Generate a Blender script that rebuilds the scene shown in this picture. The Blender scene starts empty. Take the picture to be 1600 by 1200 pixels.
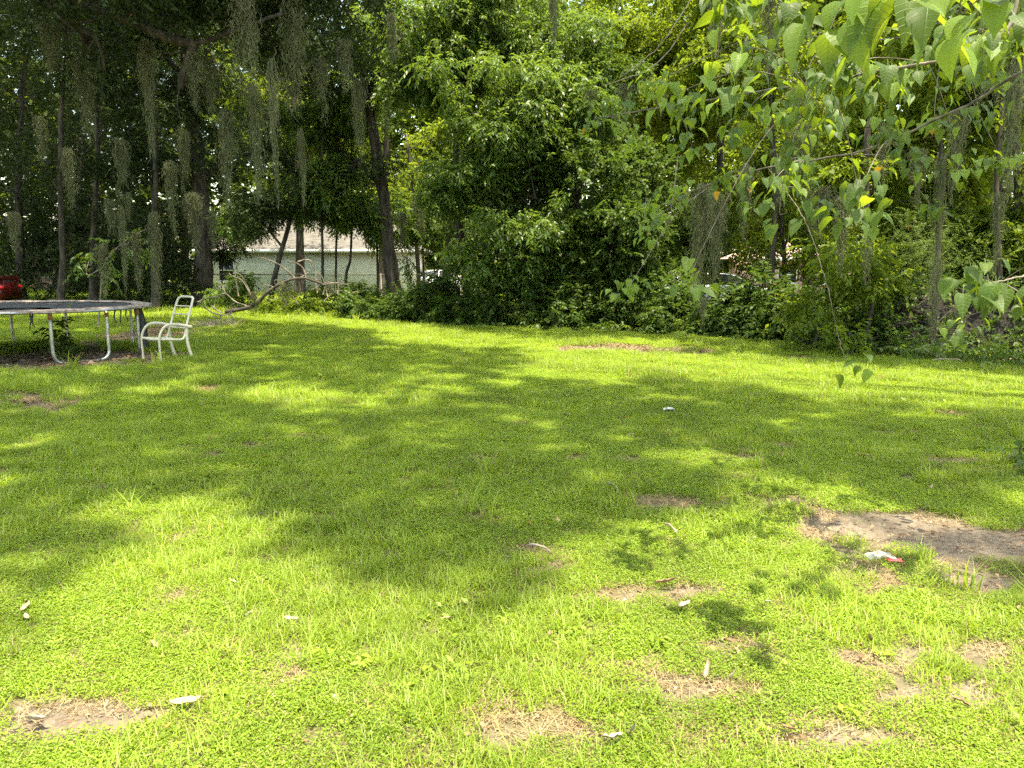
import bpy, math, random
import numpy as np
from mathutils import Vector

# ------------------------------------------------------------------ camera, sky, sun, exposure
EYE = 1.6
PITCH = math.radians(8.42)
FOC = 1250.0                                   # focal length in pixels of the 1600 px wide photograph
scene = bpy.context.scene
col = scene.collection
cam_d = bpy.data.cameras.new("camera")
cam_d.sensor_width = 36.0
cam_d.lens = 36.0 * FOC / 1600.0
cam_d.clip_start = 0.05
cam_d.clip_end = 500.0
cam = bpy.data.objects.new("camera", cam_d)
cam.location = (0, 0, EYE)
cam.rotation_euler = (math.pi / 2 - PITCH, 0, 0)
col.objects.link(cam)
scene.camera = cam

SUN_DIR = Vector((0.11, -0.19, 0.97)).normalized()       # towards the sun
sun_el = math.asin(SUN_DIR.z)
sun_az = math.atan2(SUN_DIR.x, SUN_DIR.y)
world = bpy.data.worlds.new("World")
scene.world = world
world.use_nodes = True
wn = world.node_tree.nodes
wl = world.node_tree.links
bg = wn.get("Background") or wn.new("ShaderNodeBackground")
out = wn.get("World Output") or wn.new("ShaderNodeOutputWorld")
sky = wn.new("ShaderNodeTexSky")
sky.sky_type = 'NISHITA'
sky.sun_disc = False
sky.sun_elevation = sun_el
sky.sun_rotation = sun_az
sky.air_density = 1.2
sky.dust_density = 2.5
warm = wn.new("ShaderNodeMix"); warm.data_type = 'RGBA'; warm.blend_type = 'MULTIPLY'; warm.inputs[0].default_value = 1.0
warm.inputs[7].default_value = (1.0, 0.94, 0.74, 1)          # hazy summer sky under a daylight white balance
wl.new(sky.outputs[0], warm.inputs[6]); wl.new(warm.outputs[2], bg.inputs[0])
bg.inputs[1].default_value = 0.15
wl.new(bg.outputs[0], out.inputs[0])
sun_d = bpy.data.lights.new("sun", 'SUN')
sun_d.energy = 3.4
sun_d.angle = math.radians(0.55)
sun_d.color = (1.0, 0.90, 0.67)
sun = bpy.data.objects.new("sun", sun_d)
sun.rotation_euler = (-SUN_DIR).to_track_quat('-Z', 'Y').to_euler()
col.objects.link(sun)
scene.view_settings.view_transform = 'Standard'
scene.view_settings.look = 'None'
scene.view_settings.gamma = 1.0
scene.view_settings.exposure = 2.32
scene.view_settings.use_curve_mapping = False
scene.render.engine = 'CYCLES'
scene.cycles.max_bounces = 7
scene.cycles.diffuse_bounces = 4
scene.cycles.glossy_bounces = 2
scene.cycles.transmission_bounces = 4
scene.cycles.transparent_max_bounces = 4
scene.cycles.use_adaptive_sampling = True
scene.cycles.adaptive_threshold = 0.02
scene.cycles.use_denoising = False

# ------------------------------------------------------------------ placing helpers
CP, SP = math.cos(PITCH), math.sin(PITCH)

def P(px, py, Y):
    """world point that stands Y metres in front of the viewer on the line through a photo pixel"""
    u = (px - 800.0) / FOC
    v = (600.0 - py) / FOC
    dx, dy, dz = u, CP + v * SP, -SP + v * CP
    t = Y / dy
    return np.array([dx * t, Y, EYE + dz * t])

def G(px, py):
    u = (px - 800.0) / FOC
    v = (600.0 - py) / FOC
    dx, dy, dz = u, CP + v * SP, -SP + v * CP
    t = -EYE / dz
    return np.array([dx * t, dy * t, 0.0])

def proj(p):
    """pixels (arrays) of world points (n,3)"""
    x, y, z = p[:, 0], p[:, 1], p[:, 2] - EYE
    d = y * CP - z * SP
    up = y * SP + z * CP
    d = np.where(d > 0.05, d, 0.05)
    return 800 + FOC * x / d, 600 - FOC * up / d, d

def nrm(a):
    return a / np.maximum(np.linalg.norm(a, axis=-1, keepdims=True), 1e-9)

def vnoise(p, f, seed=0):
    """cheap smooth noise in -1..1 for points (n,2|3)"""
    r = np.random.default_rng(seed)
    s = np.zeros(len(p))
    for k in range(5):
        w = r.normal(size=p.shape[1]) * f * (1.0 + 0.45 * k)
        ph = r.uniform(0, 6.28)
        w2 = r.normal(size=p.shape[1]) * f * 0.6
        s += np.sin(p @ w + ph + 1.3 * np.sin(p @ w2 + ph * 2)) / (1 + 0.35 * k)
    return s / 2.6

# ------------------------------------------------------------------ mesh helpers
def link(o, parent=None):
    col.objects.link(o)
    if parent is not None:
        o.parent = parent
    return o

def tag(o, label=None, cat=None, group=None, kind=None):
    if label: o["label"] = label
    if cat: o["category"] = cat
    if group: o["group"] = group
    if kind: o["kind"] = kind
    return o

def empty(name, loc=(0, 0, 0), rz=0.0):
    o = bpy.data.objects.new(name, None)
    o.empty_display_size = 0.2
    o.location = tuple(loc)
    o.rotation_euler = (0, 0, rz)
    return link(o)

def mesh_quads(name, V, Q, mat, smooth=False, val=None, uv=None):
    """mesh of quads given as arrays"""
    me = bpy.data.meshes.new(name)
    V = np.asarray(V, np.float32)
    Q = np.asarray(Q, np.int32)
    me.vertices.add(len(V))
    me.vertices.foreach_set("co", V.ravel())
    me.loops.add(Q.size)
    me.loops.foreach_set("vertex_index", Q.ravel())
    me.polygons.add(len(Q))
    me.polygons.foreach_set("loop_start", np.arange(0, Q.size, 4, dtype=np.int32))
    try:
        me.polygons.foreach_set("loop_total", np.full(len(Q), 4, np.int32))
    except Exception:
        pass
    if smooth:
        me.polygons.foreach_set("use_smooth", np.ones(len(Q), bool))
    if val is not None:
        a = me.attributes.new("v", 'FLOAT', 'FACE')
        a.data.foreach_set("value", np.asarray(val, np.float32))
    me.update(calc_edges=True)
    if mat is not None:
        me.materials.append(mat)
    return me

def add_mesh(name, me, parent=None, loc=None):
    o = bpy.data.objects.new(name, me)
    if loc is not None:
        o.location = tuple(loc)
    return link(o, parent)

def pm(name, V, F, mat, parent=None, smooth=False, loc=None):
    me = bpy.data.meshes.new(name)
    me.from_pydata([tuple(v) for v in V], [], [tuple(f) for f in F])
    me.update()
    if smooth:
        for p in me.polygons: p.use_smooth = True
    if mat is not None:
        me.materials.append(mat)
    return add_mesh(name, me, parent, loc)

def smooth_path(pts, n):
    pts = np.asarray(pts, float)
    if len(pts) == 2:
        t = np.linspace(0, 1, n)[:, None]
        return pts[0] * (1 - t) + pts[1] * t
    a = np.vstack([2 * pts[0] - pts[1], pts, 2 * pts[-1] - pts[-2]])
    outp = []
    m = len(pts) - 1
    for i in range(n):
        s = i / (n - 1) * m
        k = min(int(s), m - 1)
        t = s - k
        p0, p1, p2, p3 = a[k], a[k + 1], a[k + 2], a[k + 3]
        outp.append(0.5 * (2 * p1 + (p2 - p0) * t + (2 * p0 - 5 * p1 + 4 * p2 - p3) * t * t + (3 * p1 - p0 - 3 * p2 + p3) * t ** 3))
    return np.array(outp)

class Tubes:
    """collects tubes and boxes into one quad mesh"""
    def __init__(s):
        s.V, s.Q, s.n = [], [], 0
    def tube(s, pts, r0, r1=None, sides=6, n=None, wob=0.0, rng=None, flat=None):
        r1 = r0 if r1 is None else r1
        pts = np.asarray(pts, float)
        if n: pts = smooth_path(pts, n)
        m = len(pts)
        if wob and rng is not None:
            pts = pts + rng.normal(size=pts.shape) * wob * np.linspace(0.3, 1, m)[:, None]
        T = nrm(np.gradient(pts, axis=0))
        ref = np.eye(3)[int(np.argmin(np.abs(T).max(axis=0)))]
        A = nrm(np.cross(T, ref)); B = np.cross(T, A)
        ang = np.linspace(0, 2 * math.pi, sides, endpoint=False)
        if np.ndim(r0) > 0: r = np.asarray(r0, float)
        else: r = np.linspace(r0, r1, m)
        if wob and rng is not None:
            rr = r[:, None] * (1 + 0.12 * rng.normal(size=(m, sides)).clip(-1.5, 1.5))
        else:
            rr = np.repeat(r[:, None], sides, 1)
        fa, fb = flat if flat else (1, 1)
        ring = pts[:, None, :] + (np.cos(ang)[None, :, None] * A[:, None, :] * fa + np.sin(ang)[None, :, None] * B[:, None, :] * fb) * rr[:, :, None]
        s.V.append(ring.reshape(-1, 3))
        i = np.arange(m - 1)[:, None]; j = np.arange(sides)[None, :]
        a = s.n + i * sides + j
        b = s.n + i * sides + (j + 1) % sides
        s.Q.append(np.stack([a, b, b + sides, a + sides], -1).reshape(-1, 4))
        s.n += m * sides
        for k, e in ((0, pts[0]), (m - 1, pts[-1])):     # caps as a fan of thin quads
            s.V.append(np.array([e])); c = s.n; s.n += 1
            base = c - (m * sides) + k * sides if k == 0 else c - 1 - sides
            for q in range(0, sides - 1, 2):
                s.Q.append(np.array([[c, base + q, base + q + 1, base + (q + 2) % sides]]))
        return s
    def box(s, c, d, rot=None):
        c = np.asarray(c, float); d = np.asarray(d, float) / 2
        v = np.array([[x, y, z] for x in (-1, 1) for y in (-1, 1) for z in (-1, 1)], float) * d
        if rot is not None:
            ca, sa = math.cos(rot), math.sin(rot)
            v = v @ np.array([[ca, sa, 0], [-sa, ca, 0], [0, 0, 1]])
        s.V.append(v + c)
        s.Q.append(np.array([[0, 1, 3, 2], [4, 6, 7, 5], [0, 4, 5, 1], [2, 3, 7, 6], [0, 2, 6, 4], [1, 5, 7, 3]]) + s.n)
        s.n += 8
        return s
    def quad(s, a, b, c, d):
        s.V.append(np.array([a, b, c, d], float)); s.Q.append(np.array([[0, 1, 2, 3]]) + s.n); s.n += 4
        return s
    def build(s, name, mat, parent=None, smooth=True, off=None):
        V = np.vstack(s.V)
        if off is not None: V = V - np.asarray(off)
        return add_mesh(name, mesh_quads(name, V, np.vstack(s.Q), mat, smooth), parent)

# ------------------------------------------------------------------ materials
def new_mat(name):
    m = bpy.data.materials.new(name)
    m.use_nodes = True
    nt = m.node_tree
    for n in list(nt.nodes): nt.nodes.remove(n)
    o = nt.nodes.new("ShaderNodeOutputMaterial")
    return m, nt, o

def N(nt, t, **kw):
    n = nt.nodes.new(t)
    for k, v in kw.items():
        if k.startswith("i_"):
            n.inputs[k[2:].replace("_", " ")].default_value = v
        else:
            setattr(n, k, v)
    return n

def mixc(nt, fac, a, b, blend='MIX'):
    m = nt.nodes.new("ShaderNodeMix")
    m.data_type = 'RGBA'; m.blend_type = blend
    for key, val in ((0, fac), (6, a), (7, b)):
        if hasattr(val, "is_linked") or hasattr(val, "node"):
            nt.links.new(val, m.inputs[key])
        elif key == 0:
            m.inputs[0].default_value = val
        else:
            m.inputs[key].default_value = (*val, 1) if len(val) == 3 else val
    return m.outputs[2]

def foliage(name, dark, light, trans, tfac=0.4, rough=0.45, spec=0.5, attr="v", hue=(0.10, 0.07, 0.02), hueamt=0.12, pos_scale=0.8):
    m, nt, o = new_mat(name)
    at = N(nt, "ShaderNodeAttribute", attribute_name=attr)
    geo = N(nt, "ShaderNodeNewGeometry")
    nz = N(nt, "ShaderNodeTexNoise"); nz.inputs["Scale"].default_value = pos_scale; nz.inputs["Detail"].default_value = 3
    nt.links.new(geo.outputs["Position"], nz.inputs["Vector"])
    add = N(nt, "ShaderNodeMath", operation='ADD'); nt.links.new(at.outputs["Fac"], add.inputs[0])
    sc = N(nt, "ShaderNodeMath", operation='MULTIPLY_ADD'); nt.links.new(nz.outputs[0], sc.inputs[0]); sc.inputs[1].default_value = 0.9; sc.inputs[2].default_value = -0.45
    nt.links.new(sc.outputs[0], add.inputs[1]); add.use_clamp = True
    c = mixc(nt, add.outputs[0], dark, light)
    gt = N(nt, "ShaderNodeMath", operation='GREATER_THAN'); nt.links.new(at.outputs["Fac"], gt.inputs[0]); gt.inputs[1].default_value = 0.975
    c = mixc(nt, gt.outputs[0], c, hue)
    pb = N(nt, "ShaderNodeBsdfPrincipled"); nt.links.new(c, pb.inputs["Base Color"])
    pb.inputs["Roughness"].default_value = rough; pb.inputs["Specular IOR Level"].default_value = spec
    tr = N(nt, "ShaderNodeBsdfTranslucent")
    tc = mixc(nt, add.outputs[0], tuple(0.6 * q for q in trans), trans); nt.links.new(tc, tr.inputs[0])
    mx = N(nt, "ShaderNodeMixShader"); mx.inputs[0].default_value = tfac
    nt.links.new(pb.outputs[0], mx.inputs[1]); nt.links.new(tr.outputs[0], mx.inputs[2])
    nt.links.new(mx.outputs[0], o.inputs[0])
    return m

def simple(name, c1, c2=None, scale=8.0, rough=0.6, metal=0.0, bump=0.0, spec=0.4, stretch=None, coords='Object', detail=5, lo=0.35, hi=0.65):
    m, nt, o = new_mat(name)
    pb = N(nt, "ShaderNodeBsdfPrincipled"); pb.inputs["Roughness"].default_value = rough
    pb.inputs["Metallic"].default_value = metal; pb.inputs["Specular IOR Level"].default_value = spec
    if c2 is None:
        pb.inputs["Base Color"].default_value = (*c1, 1)
        c2 = c1
    tcn = N(nt, "ShaderNodeTexCoord"); mp = N(nt, "ShaderNodeMapping")
    nt.links.new(tcn.outputs[coords], mp.inputs[0])
    if stretch: mp.inputs["Scale"].default_value = stretch
    nz = N(nt, "ShaderNodeTexNoise"); nz.inputs["Scale"].default_value = scale; nz.inputs["Detail"].default_value = detail
    nt.links.new(mp.outputs[0], nz.inputs[0])
    rp = N(nt, "ShaderNodeMapRange"); rp.inputs[1].default_value = lo; rp.inputs[2].default_value = hi
    nt.links.new(nz.outputs[0], rp.inputs[0])
    nt.links.new(mixc(nt, rp.outputs[0], c1, c2), pb.inputs["Base Color"])
    if bump:
        b = N(nt, "ShaderNodeBump"); b.inputs["Strength"].default_value = 1.0; b.inputs["Distance"].default_value = bump
        nt.links.new(nz.outputs[0], b.inputs["Height"]); nt.links.new(b.outputs[0], pb.inputs["Normal"])
    nt.links.new(pb.outputs[0], o.inputs[0])
    return m

M = {}
M['bark'] = simple("bark", (0.018, 0.015, 0.011), (0.075, 0.062, 0.047), 9, 0.9, bump=0.02, stretch=(1, 1, 0.25))
M['bark_light'] = simple("bark_light", (0.07, 0.055, 0.04), (0.22, 0.19, 0.15), 9, 0.9, bump=0.01, stretch=(1, 1, 0.3))
M['dead_wood'] = simple("dead_wood", (0.13, 0.10, 0.075), (0.34, 0.28, 0.22), 14, 0.85, bump=0.004, stretch=(1, 1, 0.4))
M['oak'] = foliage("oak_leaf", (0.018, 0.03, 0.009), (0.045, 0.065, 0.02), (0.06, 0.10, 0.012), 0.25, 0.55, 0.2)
M['laurel'] = foliage("laurel_leaf", (0.035, 0.07, 0.012), (0.13, 0.205, 0.038), (0.27, 0.40, 0.03), 0.42, 0.42, 0.4)
M['hedge'] = foliage("hedge_leaf", (0.03, 0.06, 0.010), (0.085, 0.14, 0.022), (0.16, 0.26, 0.018), 0.38, 0.5, 0.3)
M['bright'] = foliage("bright_leaf", (0.05, 0.085, 0.008), (0.14, 0.2, 0.02), (0.34, 0.44, 0.02), 0.5, 0.55, 0.25)
M['mimosa'] = foliage("feathery_leaf", (0.06, 0.10, 0.02), (0.14, 0.2, 0.05), (0.22, 0.32, 0.04), 0.4, 0.5, 0.3)
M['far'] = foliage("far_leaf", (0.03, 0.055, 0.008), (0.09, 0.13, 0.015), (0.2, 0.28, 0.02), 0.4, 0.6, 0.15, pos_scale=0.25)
M['moss'] = foliage("spanish_moss", (0.088, 0.095, 0.05), (0.215, 0.225, 0.125), (0.24, 0.25, 0.11), 0.4, 0.9, 0.1, hue=(0.2, 0.19, 0.12))
M['grass'] = None

# ------------------------------------------------------------------ leaf makers
def leaf_quads(Pp, D, Nn, L, W, fold=0.18):
    D = nrm(D); S = nrm(np.cross(D, Nn)); Nn = np.cross(S, D)
    L = np.broadcast_to(np.asarray(L, float).reshape(-1, 1) if np.ndim(L) else np.full((1, 1), L), (len(Pp), 1))
    W = np.broadcast_to(np.asarray(W, float).reshape(-1, 1) if np.ndim(W) else np.full((1, 1), W), (len(Pp), 1))
    v0 = Pp
    v1 = Pp + D * L * 0.42 + S * W * 0.5 + Nn * W * fold
    v2 = Pp + D * L - Nn * L * 0.12
    v3 = Pp + D * L * 0.42 - S * W * 0.5 + Nn * W * fold
    V = np.stack([v0, v1, v2, v3], 1).reshape(-1, 3)
    Q = np.arange(len(V)).reshape(-1, 4)
    return V, Q

def sprays(C, A, rng, length, k, L, W, droop=0.3, flat=0.8):
    """k leaves along a short twig from each centre C with axis A"""
    n = len(C)
    A = nrm(A * 0.8 + rng.normal(size=(n, 3)) * 0.45 + np.array([0, 0, -droop]))
    up = np.array([0, 0, 1.0])
    S = nrm(np.cross(A, up + rng.normal(size=(n, 3)) * 0.15))
    ln = length * rng.uniform(0.6, 1.3, n)
    t = (np.arange(k) + 0.5) / k
    Pp = C[:, None, :] + A[:, None, :] * (ln[:, None] * t[None, :])[:, :, None]
    Pp[:, :, 2] -= (ln[:, None] * t[None, :] ** 2) * droop * 0.4
    side = np.where(np.arange(k) % 2 == 0, 1.0, -1.0)
    D = A[:, None, :] * 0.55 + S[:, None, :] * side[None, :, None] * 0.8 + rng.normal(size=(n, k, 3)) * 0.3
    D[:, :, 2] -= droop
    Nn = up * flat + rng.normal(size=(n, k, 3)) * 0.45
    Pp, D, Nn = Pp.reshape(-1, 3), D.reshape(-1, 3), Nn.reshape(-1, 3)
    sz = rng.uniform(0.7, 1.25, len(Pp))
    V, Q = leaf_quads(Pp, D, Nn, L * sz, W * sz)
    val = np.clip(np.repeat(rng.uniform(0.15, 0.75, n), k) + rng.normal(size=n * k) * 0.13, 0, 0.97)
    odd = rng.random(len(val)) < 0.006
    val[odd] = 1.0
    return V, Q, val

def lobe_points(lobes, n, rng, gap=-0.25, freq=1.1, thick=0.25, keep_out=None):
    lobes = np.asarray(lobes, float)
    w = (lobes[:, 3] * lobes[:, 5] + lobes[:, 3] * lobes[:, 4]); w = w / w.sum()
    Ps, Ds = [], []
    got = 0; tries = 0
    while got < n and tries < 12:
        tries += 1
        m = n * 2
        k = rng.choice(len(lobes), m, p=w)
        d = nrm(rng.normal(size=(m, 3)))
        r = 1 - np.abs(rng.normal(size=m)) * thick
        r = np.clip(r, 0.05, 1.1)
        bump = 1 + 0.22 * vnoise(d * 3 + lobes[k, :3], 1.3, 5)
        p = lobes[k, :3] + d * lobes[k, 3:6] * (r * bump)[:, None]
        ok = vnoise(p, freq, 11) > gap
        ok &= p[:, 2] > 0.08
        if keep_out is not None: ok &= ~keep_out(p)
        Ps.append(p[ok]); Ds.append(d[ok]); got += ok.sum()
    return np.vstack(Ps)[:n], np.vstack(Ds)[:n]

def clumps(lobes, rng):
    """breaks each large lobe of a crown into boughs of its own"""
    o_ = []
    for L_ in lobes:
        L_ = np.array(L_, float); r_ = min(L_[3], L_[5])
        if r_ < 0.55: o_.append(L_); continue
        k_ = 24
        o_.append(np.concatenate([L_[:3], L_[3:6] * .6]))
        for _ in range(k_):
            d_ = nrm(rng.normal(size=3)); q_ = rng.uniform(.16, .36)
            o_.append(np.concatenate([L_[:3] + d_ * L_[3:6] * .82, L_[3:6] * q_ * [1, 1, .62]]))
    return np.array(o_)

def LB(px, py, Y, rx, ry, rd=None):
    c = P(px, py, Y)
    s = Y / FOC
    rd = rx * s if rd is None else rd
    return (c[0], c[1], c[2], rx * s, rd, ry * s)

rng0 = np.random.default_rng(7)
SPEC = {   # k, spray length, leaf L, leaf W, droop
    'oak': (14, 0.42, 0.09, 0.042, 0.25), 'laurel': (12, 0.42, 0.135, 0.048, 0.5), 'hedge': (13, 0.38, 0.10, 0.048, 0.3),
    'bright': (11, 0.42, 0.13, 0.065, 0.4), 'mimosa': (26, 0.45, 0.045, 0.014, 0.2), 'far': (9, 1.0, 0.36, 0.17, 0.3)}

def windows_keep(p):
    """openings the photograph shows through the wood: the house, the gap beside it, the sky holes"""
    x, y, d = proj(p)
    k = ((x > 395) & (x < 570) & (y > 354 + 9 * np.sin(x * .11) + 6 * np.sin(x * .31 + 1)) & (y < 470)) & (p[:, 1] < 45)
    k |= ((x > 572) & (x < 600) & (y > 395) & (y < 470))
    k |= ((x > 648) & (x < 700) & (y > 392) & (y < 445)) & (p[:, 1] < 56)
    return k

def make_tree(name, label, cat, base, path, r, lobes, sprays_n, leaf='oak', bark='bark', seed=1, group=None, gap=-0.25, thick=0.25, limbs=True, keep=None, freq=1.1, rtop=None, droop=None):
    rng = np.random.default_rng(seed)
    base = np.asarray(base, float)
    t = empty(name, base)
    tag(t, label, cat, group)
    path = [np.asarray(q, float) for q in path]
    tb = Tubes()
    pth = smooth_path(path, max(8, 3 * len(path)))
    rr = np.linspace(r, (rtop if rtop is not None else r * 0.45), len(pth)); rr[0] *= 1.5; rr[1] *= 1.1
    tb.tube(pth, rr, sides=9, wob=r * 0.12, rng=rng)
    tb.build("trunk", M[bark], t, off=base)
    if limbs and len(lobes):
        lb = Tubes()
        for L_ in lobes:
            c = np.array(L_[:3])
            dist = np.linalg.norm(pth - (c - np.array([0, 0, L_[5] * 0.8])), axis=1)
            k = max(int(np.argmin(dist)), len(pth) // 3)
            a = pth[k]
            mid = (a + c) / 2 + np.array([0, 0, 0.12 * np.linalg.norm(c - a)]) + rng.normal(size=3) * 0.15
            rl = max(rr[k] * 0.55, 0.015)
            lb.tube([a, mid, c], rl, rl * 0.3, 5, n=7, wob=rl * 0.3, rng=rng)
            for q in range(5):
                d = nrm(rng.normal(size=3)); e = c + d * np.array(L_[3:6]) * 0.85
                s0 = mid + (c - mid) * rng.uniform(0.2, 1.0)
                lb.tube([s0, (s0 + e) / 2 + rng.normal(size=3) * 0.12, e], rl * 0.35, rl * 0.1, 4, n=5)
        lb.build("limbs", M[bark], t, off=base)["kind"] = "stuff"
    if sprays_n:
        lobes = clumps(lobes, rng)
        C, D = lobe_points(lobes, sprays_n, rng, gap, freq, thick, keep)
        k, ln, L, W, dr = SPEC[leaf]
        V, Q, val = sprays(C, D, rng, ln, k, L, W, dr if droop is None else droop)
        o = add_mesh("crown", mesh_quads("crown", V - base, Q, M[leaf], val=val), t)
        o["kind"] = "stuff"
    return t

# ================================================================== GROUND
DIRT = [(1490,1050,90,38,.46),(1250,1022,120,12,.45),(1240,1142,160,22,.5),(560,1165,80,12,.34),(860,1120,120,22,.4),(1000,925,110,14,.4),(1430,870,150,40,.42),(95,1112,100,24,1.0),(60,857,48,7,.9),(470,1020,32,12,.8),(1215,787,42,7,1),(1300,812,48,10,.8),(1310,830,50,12,.9),(1430,812,60,9,.9),(1450,838,80,16,1.1),(1545,850,90,24,1.2),
        (1520,905,48,13,1),(1365,860,30,8,.5),(1150,1012,52,9,.9),(1335,1015,60,12,.9),(1455,1080,75,20,.9),(1480,1020,70,14,.6),(1210,1140,90,20,.9),(1385,1150,50,14,.8),
        (790,1135,40,12,.6),(900,1130,40,10,.6),(1040,1070,32,10,.8),(1070,920,70,12,.7),(985,930,40,6,.6),(960,545,95,4,.9),(1060,552,60,3,.7),(1250,560,30,3,.5),(40,625,60,8,.5),(10,640,60,10,.55),
        (330,607,18,4,.8),(500,688,45,3,.7),(1170,712,18,4,.9),(1400,742,20,5,.9),(1480,718,45,5,.8),(1040,790,45,8,.5),(120,562,110,12,1.0),(250,520,60,12,.7),(420,535,14,3,.8),
        (570,535,16,3,.6),(500,1170,60,20,.5),(690,1155,50,14,.4),(330,1020,40,9,.4),(290,930,30,8,.35),(1560,1010,40,12,.6),(1150,745,25,6,.4)]
_dirt = []
for px, py, rx, ry, a in DIRT:
    g = G(px, py); d = math.hypot(g[0], g[1])
    _dirt.append((g[0], g[1], rx / FOC * d * 1.15, abs(G(px, py - ry)[1] - G(px, py + ry)[1]) / 2 * 1.2, a))
EDGE_PX = [(-300,486),(0,484),(200,484),(330,488),(400,490),(560,490),(600,503),(640,510),(700,515),(800,520),(900,522),(1000,525),(1100,530),(1200,540),(1300,552),(1400,562),(1500,570),(1600,578),(1900,590)]
_edge = np.array([G(a, b)[:2] for a, b in EDGE_PX])
_eang = np.arctan2(_edge[:, 0], _edge[:, 1]); _er = np.hypot(_edge[:, 0], _edge[:, 1])

def beyond_edge(x, y):
    """metres past the lawn's rear edge along the line of sight"""
    a = np.arctan2(x, np.maximum(y, 0.01)); r = np.hypot(x, y)
    return r - np.interp(a, _eang, _er)

def dirt_at(x, y):
    x = np.asarray(x, float); y = np.asarray(y, float)
    p = np.stack([x, y], 1)
    wx = x + 0.09 * vnoise(p, 3.1, 1) + 0.02 * vnoise(p, 14, 4); wy = y + 0.06 * vnoise(p, 3.1, 2) + 0.02 * vnoise(p, 14, 5)
    v = np.zeros(len(x))
    for gx, gy, rx, ry, a in _dirt:
        q = ((wx - gx) / rx) ** 2 + ((wy - gy) / ry) ** 2
        v = np.maximum(v, a * np.clip(1.35 - 0.75 * q, 0, 1))
    v = np.maximum(v, np.clip((vnoise(p, 2.3, 21) - 0.72) * 2.2, 0, 0.6) * (y < 9))
    be = beyond_edge(x, y)
    ang = np.arctan2(x, np.maximum(y, 0.01))
    right = np.clip((ang + 0.14) / 0.1, 0, 1)
    v = np.maximum(v, np.clip(be / 0.8 + 0.3 * vnoise(p, 1.9, 8), 0, 1) * (0.25 + 0.75 * right))
    return v

def height(x, y):
    p = np.stack([np.asarray(x, float), np.asarray(y, float)], 1)
    return 0.02 * vnoise(p, 0.9, 31) + 0.008 * vnoise(p, 4.0, 32)

# ground sheet: fine near, coarse far
gx = np.concatenate([np.linspace(-260, -32, 24), np.linspace(-30, -7.2, 140), np.linspace(-7, 7, 201), np.linspace(7.2, 30, 140), np.linspace(32, 260, 24)])
gy = np.concatenate([np.linspace(-120, -6, 14), np.linspace(-5, 1.4, 30), np.linspace(1.5, 9.5, 115), np.linspace(9.65, 30, 140), np.linspace(30.6, 60, 50), np.linspace(64, 320, 26)])
XX, YY = np.meshgrid(gx, gy)
fx, fy = XX.ravel(), YY.ravel()
dv = dirt_at(fx, fy)
HZ = height(fx, fy) - 0.012 * np.clip(dv, 0, 1)
V = np.stack([fx, fy, HZ], 1)
nx, ny = len(gx), len(gy)
ii = (np.arange(ny - 1)[:, None] * nx + np.arange(nx - 1)[None, :]).ravel()
Qg = np.stack([ii, ii + 1, ii + nx + 1, ii + nx], 1)
gm, nt, o = new_mat("ground_soil")
at = N(nt, "ShaderNodeAttribute", attribute_name="dirt")
tc = N(nt, "ShaderNodeTexCoord")
n1 = N(nt, "ShaderNodeTexNoise"); n1.inputs["Scale"].default_value = 2.2; n1.inputs["Detail"].default_value = 8; n1.inputs["Roughness"].default_value = 0.65
n2 = N(nt, "ShaderNodeTexNoise"); n2.inputs["Scale"].default_value = 55; n2.inputs["Detail"].default_value = 6
n3 = N(nt, "ShaderNodeTexVoronoi"); n3.inputs["Scale"].default_value = 28
for q in (n1, n2, n3): nt.links.new(tc.outputs["Object"], q.inputs["Vector"])
soil = mixc(nt, n1.outputs[0], (0.08, 0.068, 0.052), (0.20, 0.175, 0.135))
soil = mixc(nt, n2.outputs[0], soil, mixc(nt, n3.outputs[1], (0.09, 0.06, 0.04), (0.26, 0.21, 0.15)))
green = mixc(nt, n2.outputs[0], (0.05, 0.055, 0.018), (0.15, 0.14, 0.06))
nt.links.new(at.outputs["Fac"], (mm := N(nt, "ShaderNodeMapRange")).inputs[0]); mm.inputs[1].default_value = 0.2; mm.inputs[2].default_value = 0.7
cc = mixc(nt, mm.outputs[0], green, soil)
pb = N(nt, "ShaderNodeBsdfPrincipled"); pb.inputs["Roughness"].default_value = 0.95; pb.inputs["Specular IOR Level"].default_value = 0.1
nt.links.new(cc, pb.inputs["Base Color"])
bp = N(nt, "ShaderNodeBump"); bp.inputs["Distance"].default_value = 0.02; nt.links.new(n2.outputs[0], bp.inputs["Height"]); nt.links.new(bp.outputs[0], pb.inputs["Normal"])
nt.links.new(pb.outputs[0], o.inputs[0])
me = mesh_quads("ground", V, Qg, gm, smooth=True)
a = me.attributes.new("dirt", 'FLOAT', 'POINT'); a.data.foreach_set("value", dv.astype(np.float32))
tag(add_mesh("ground", me), kind="structure")

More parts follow.
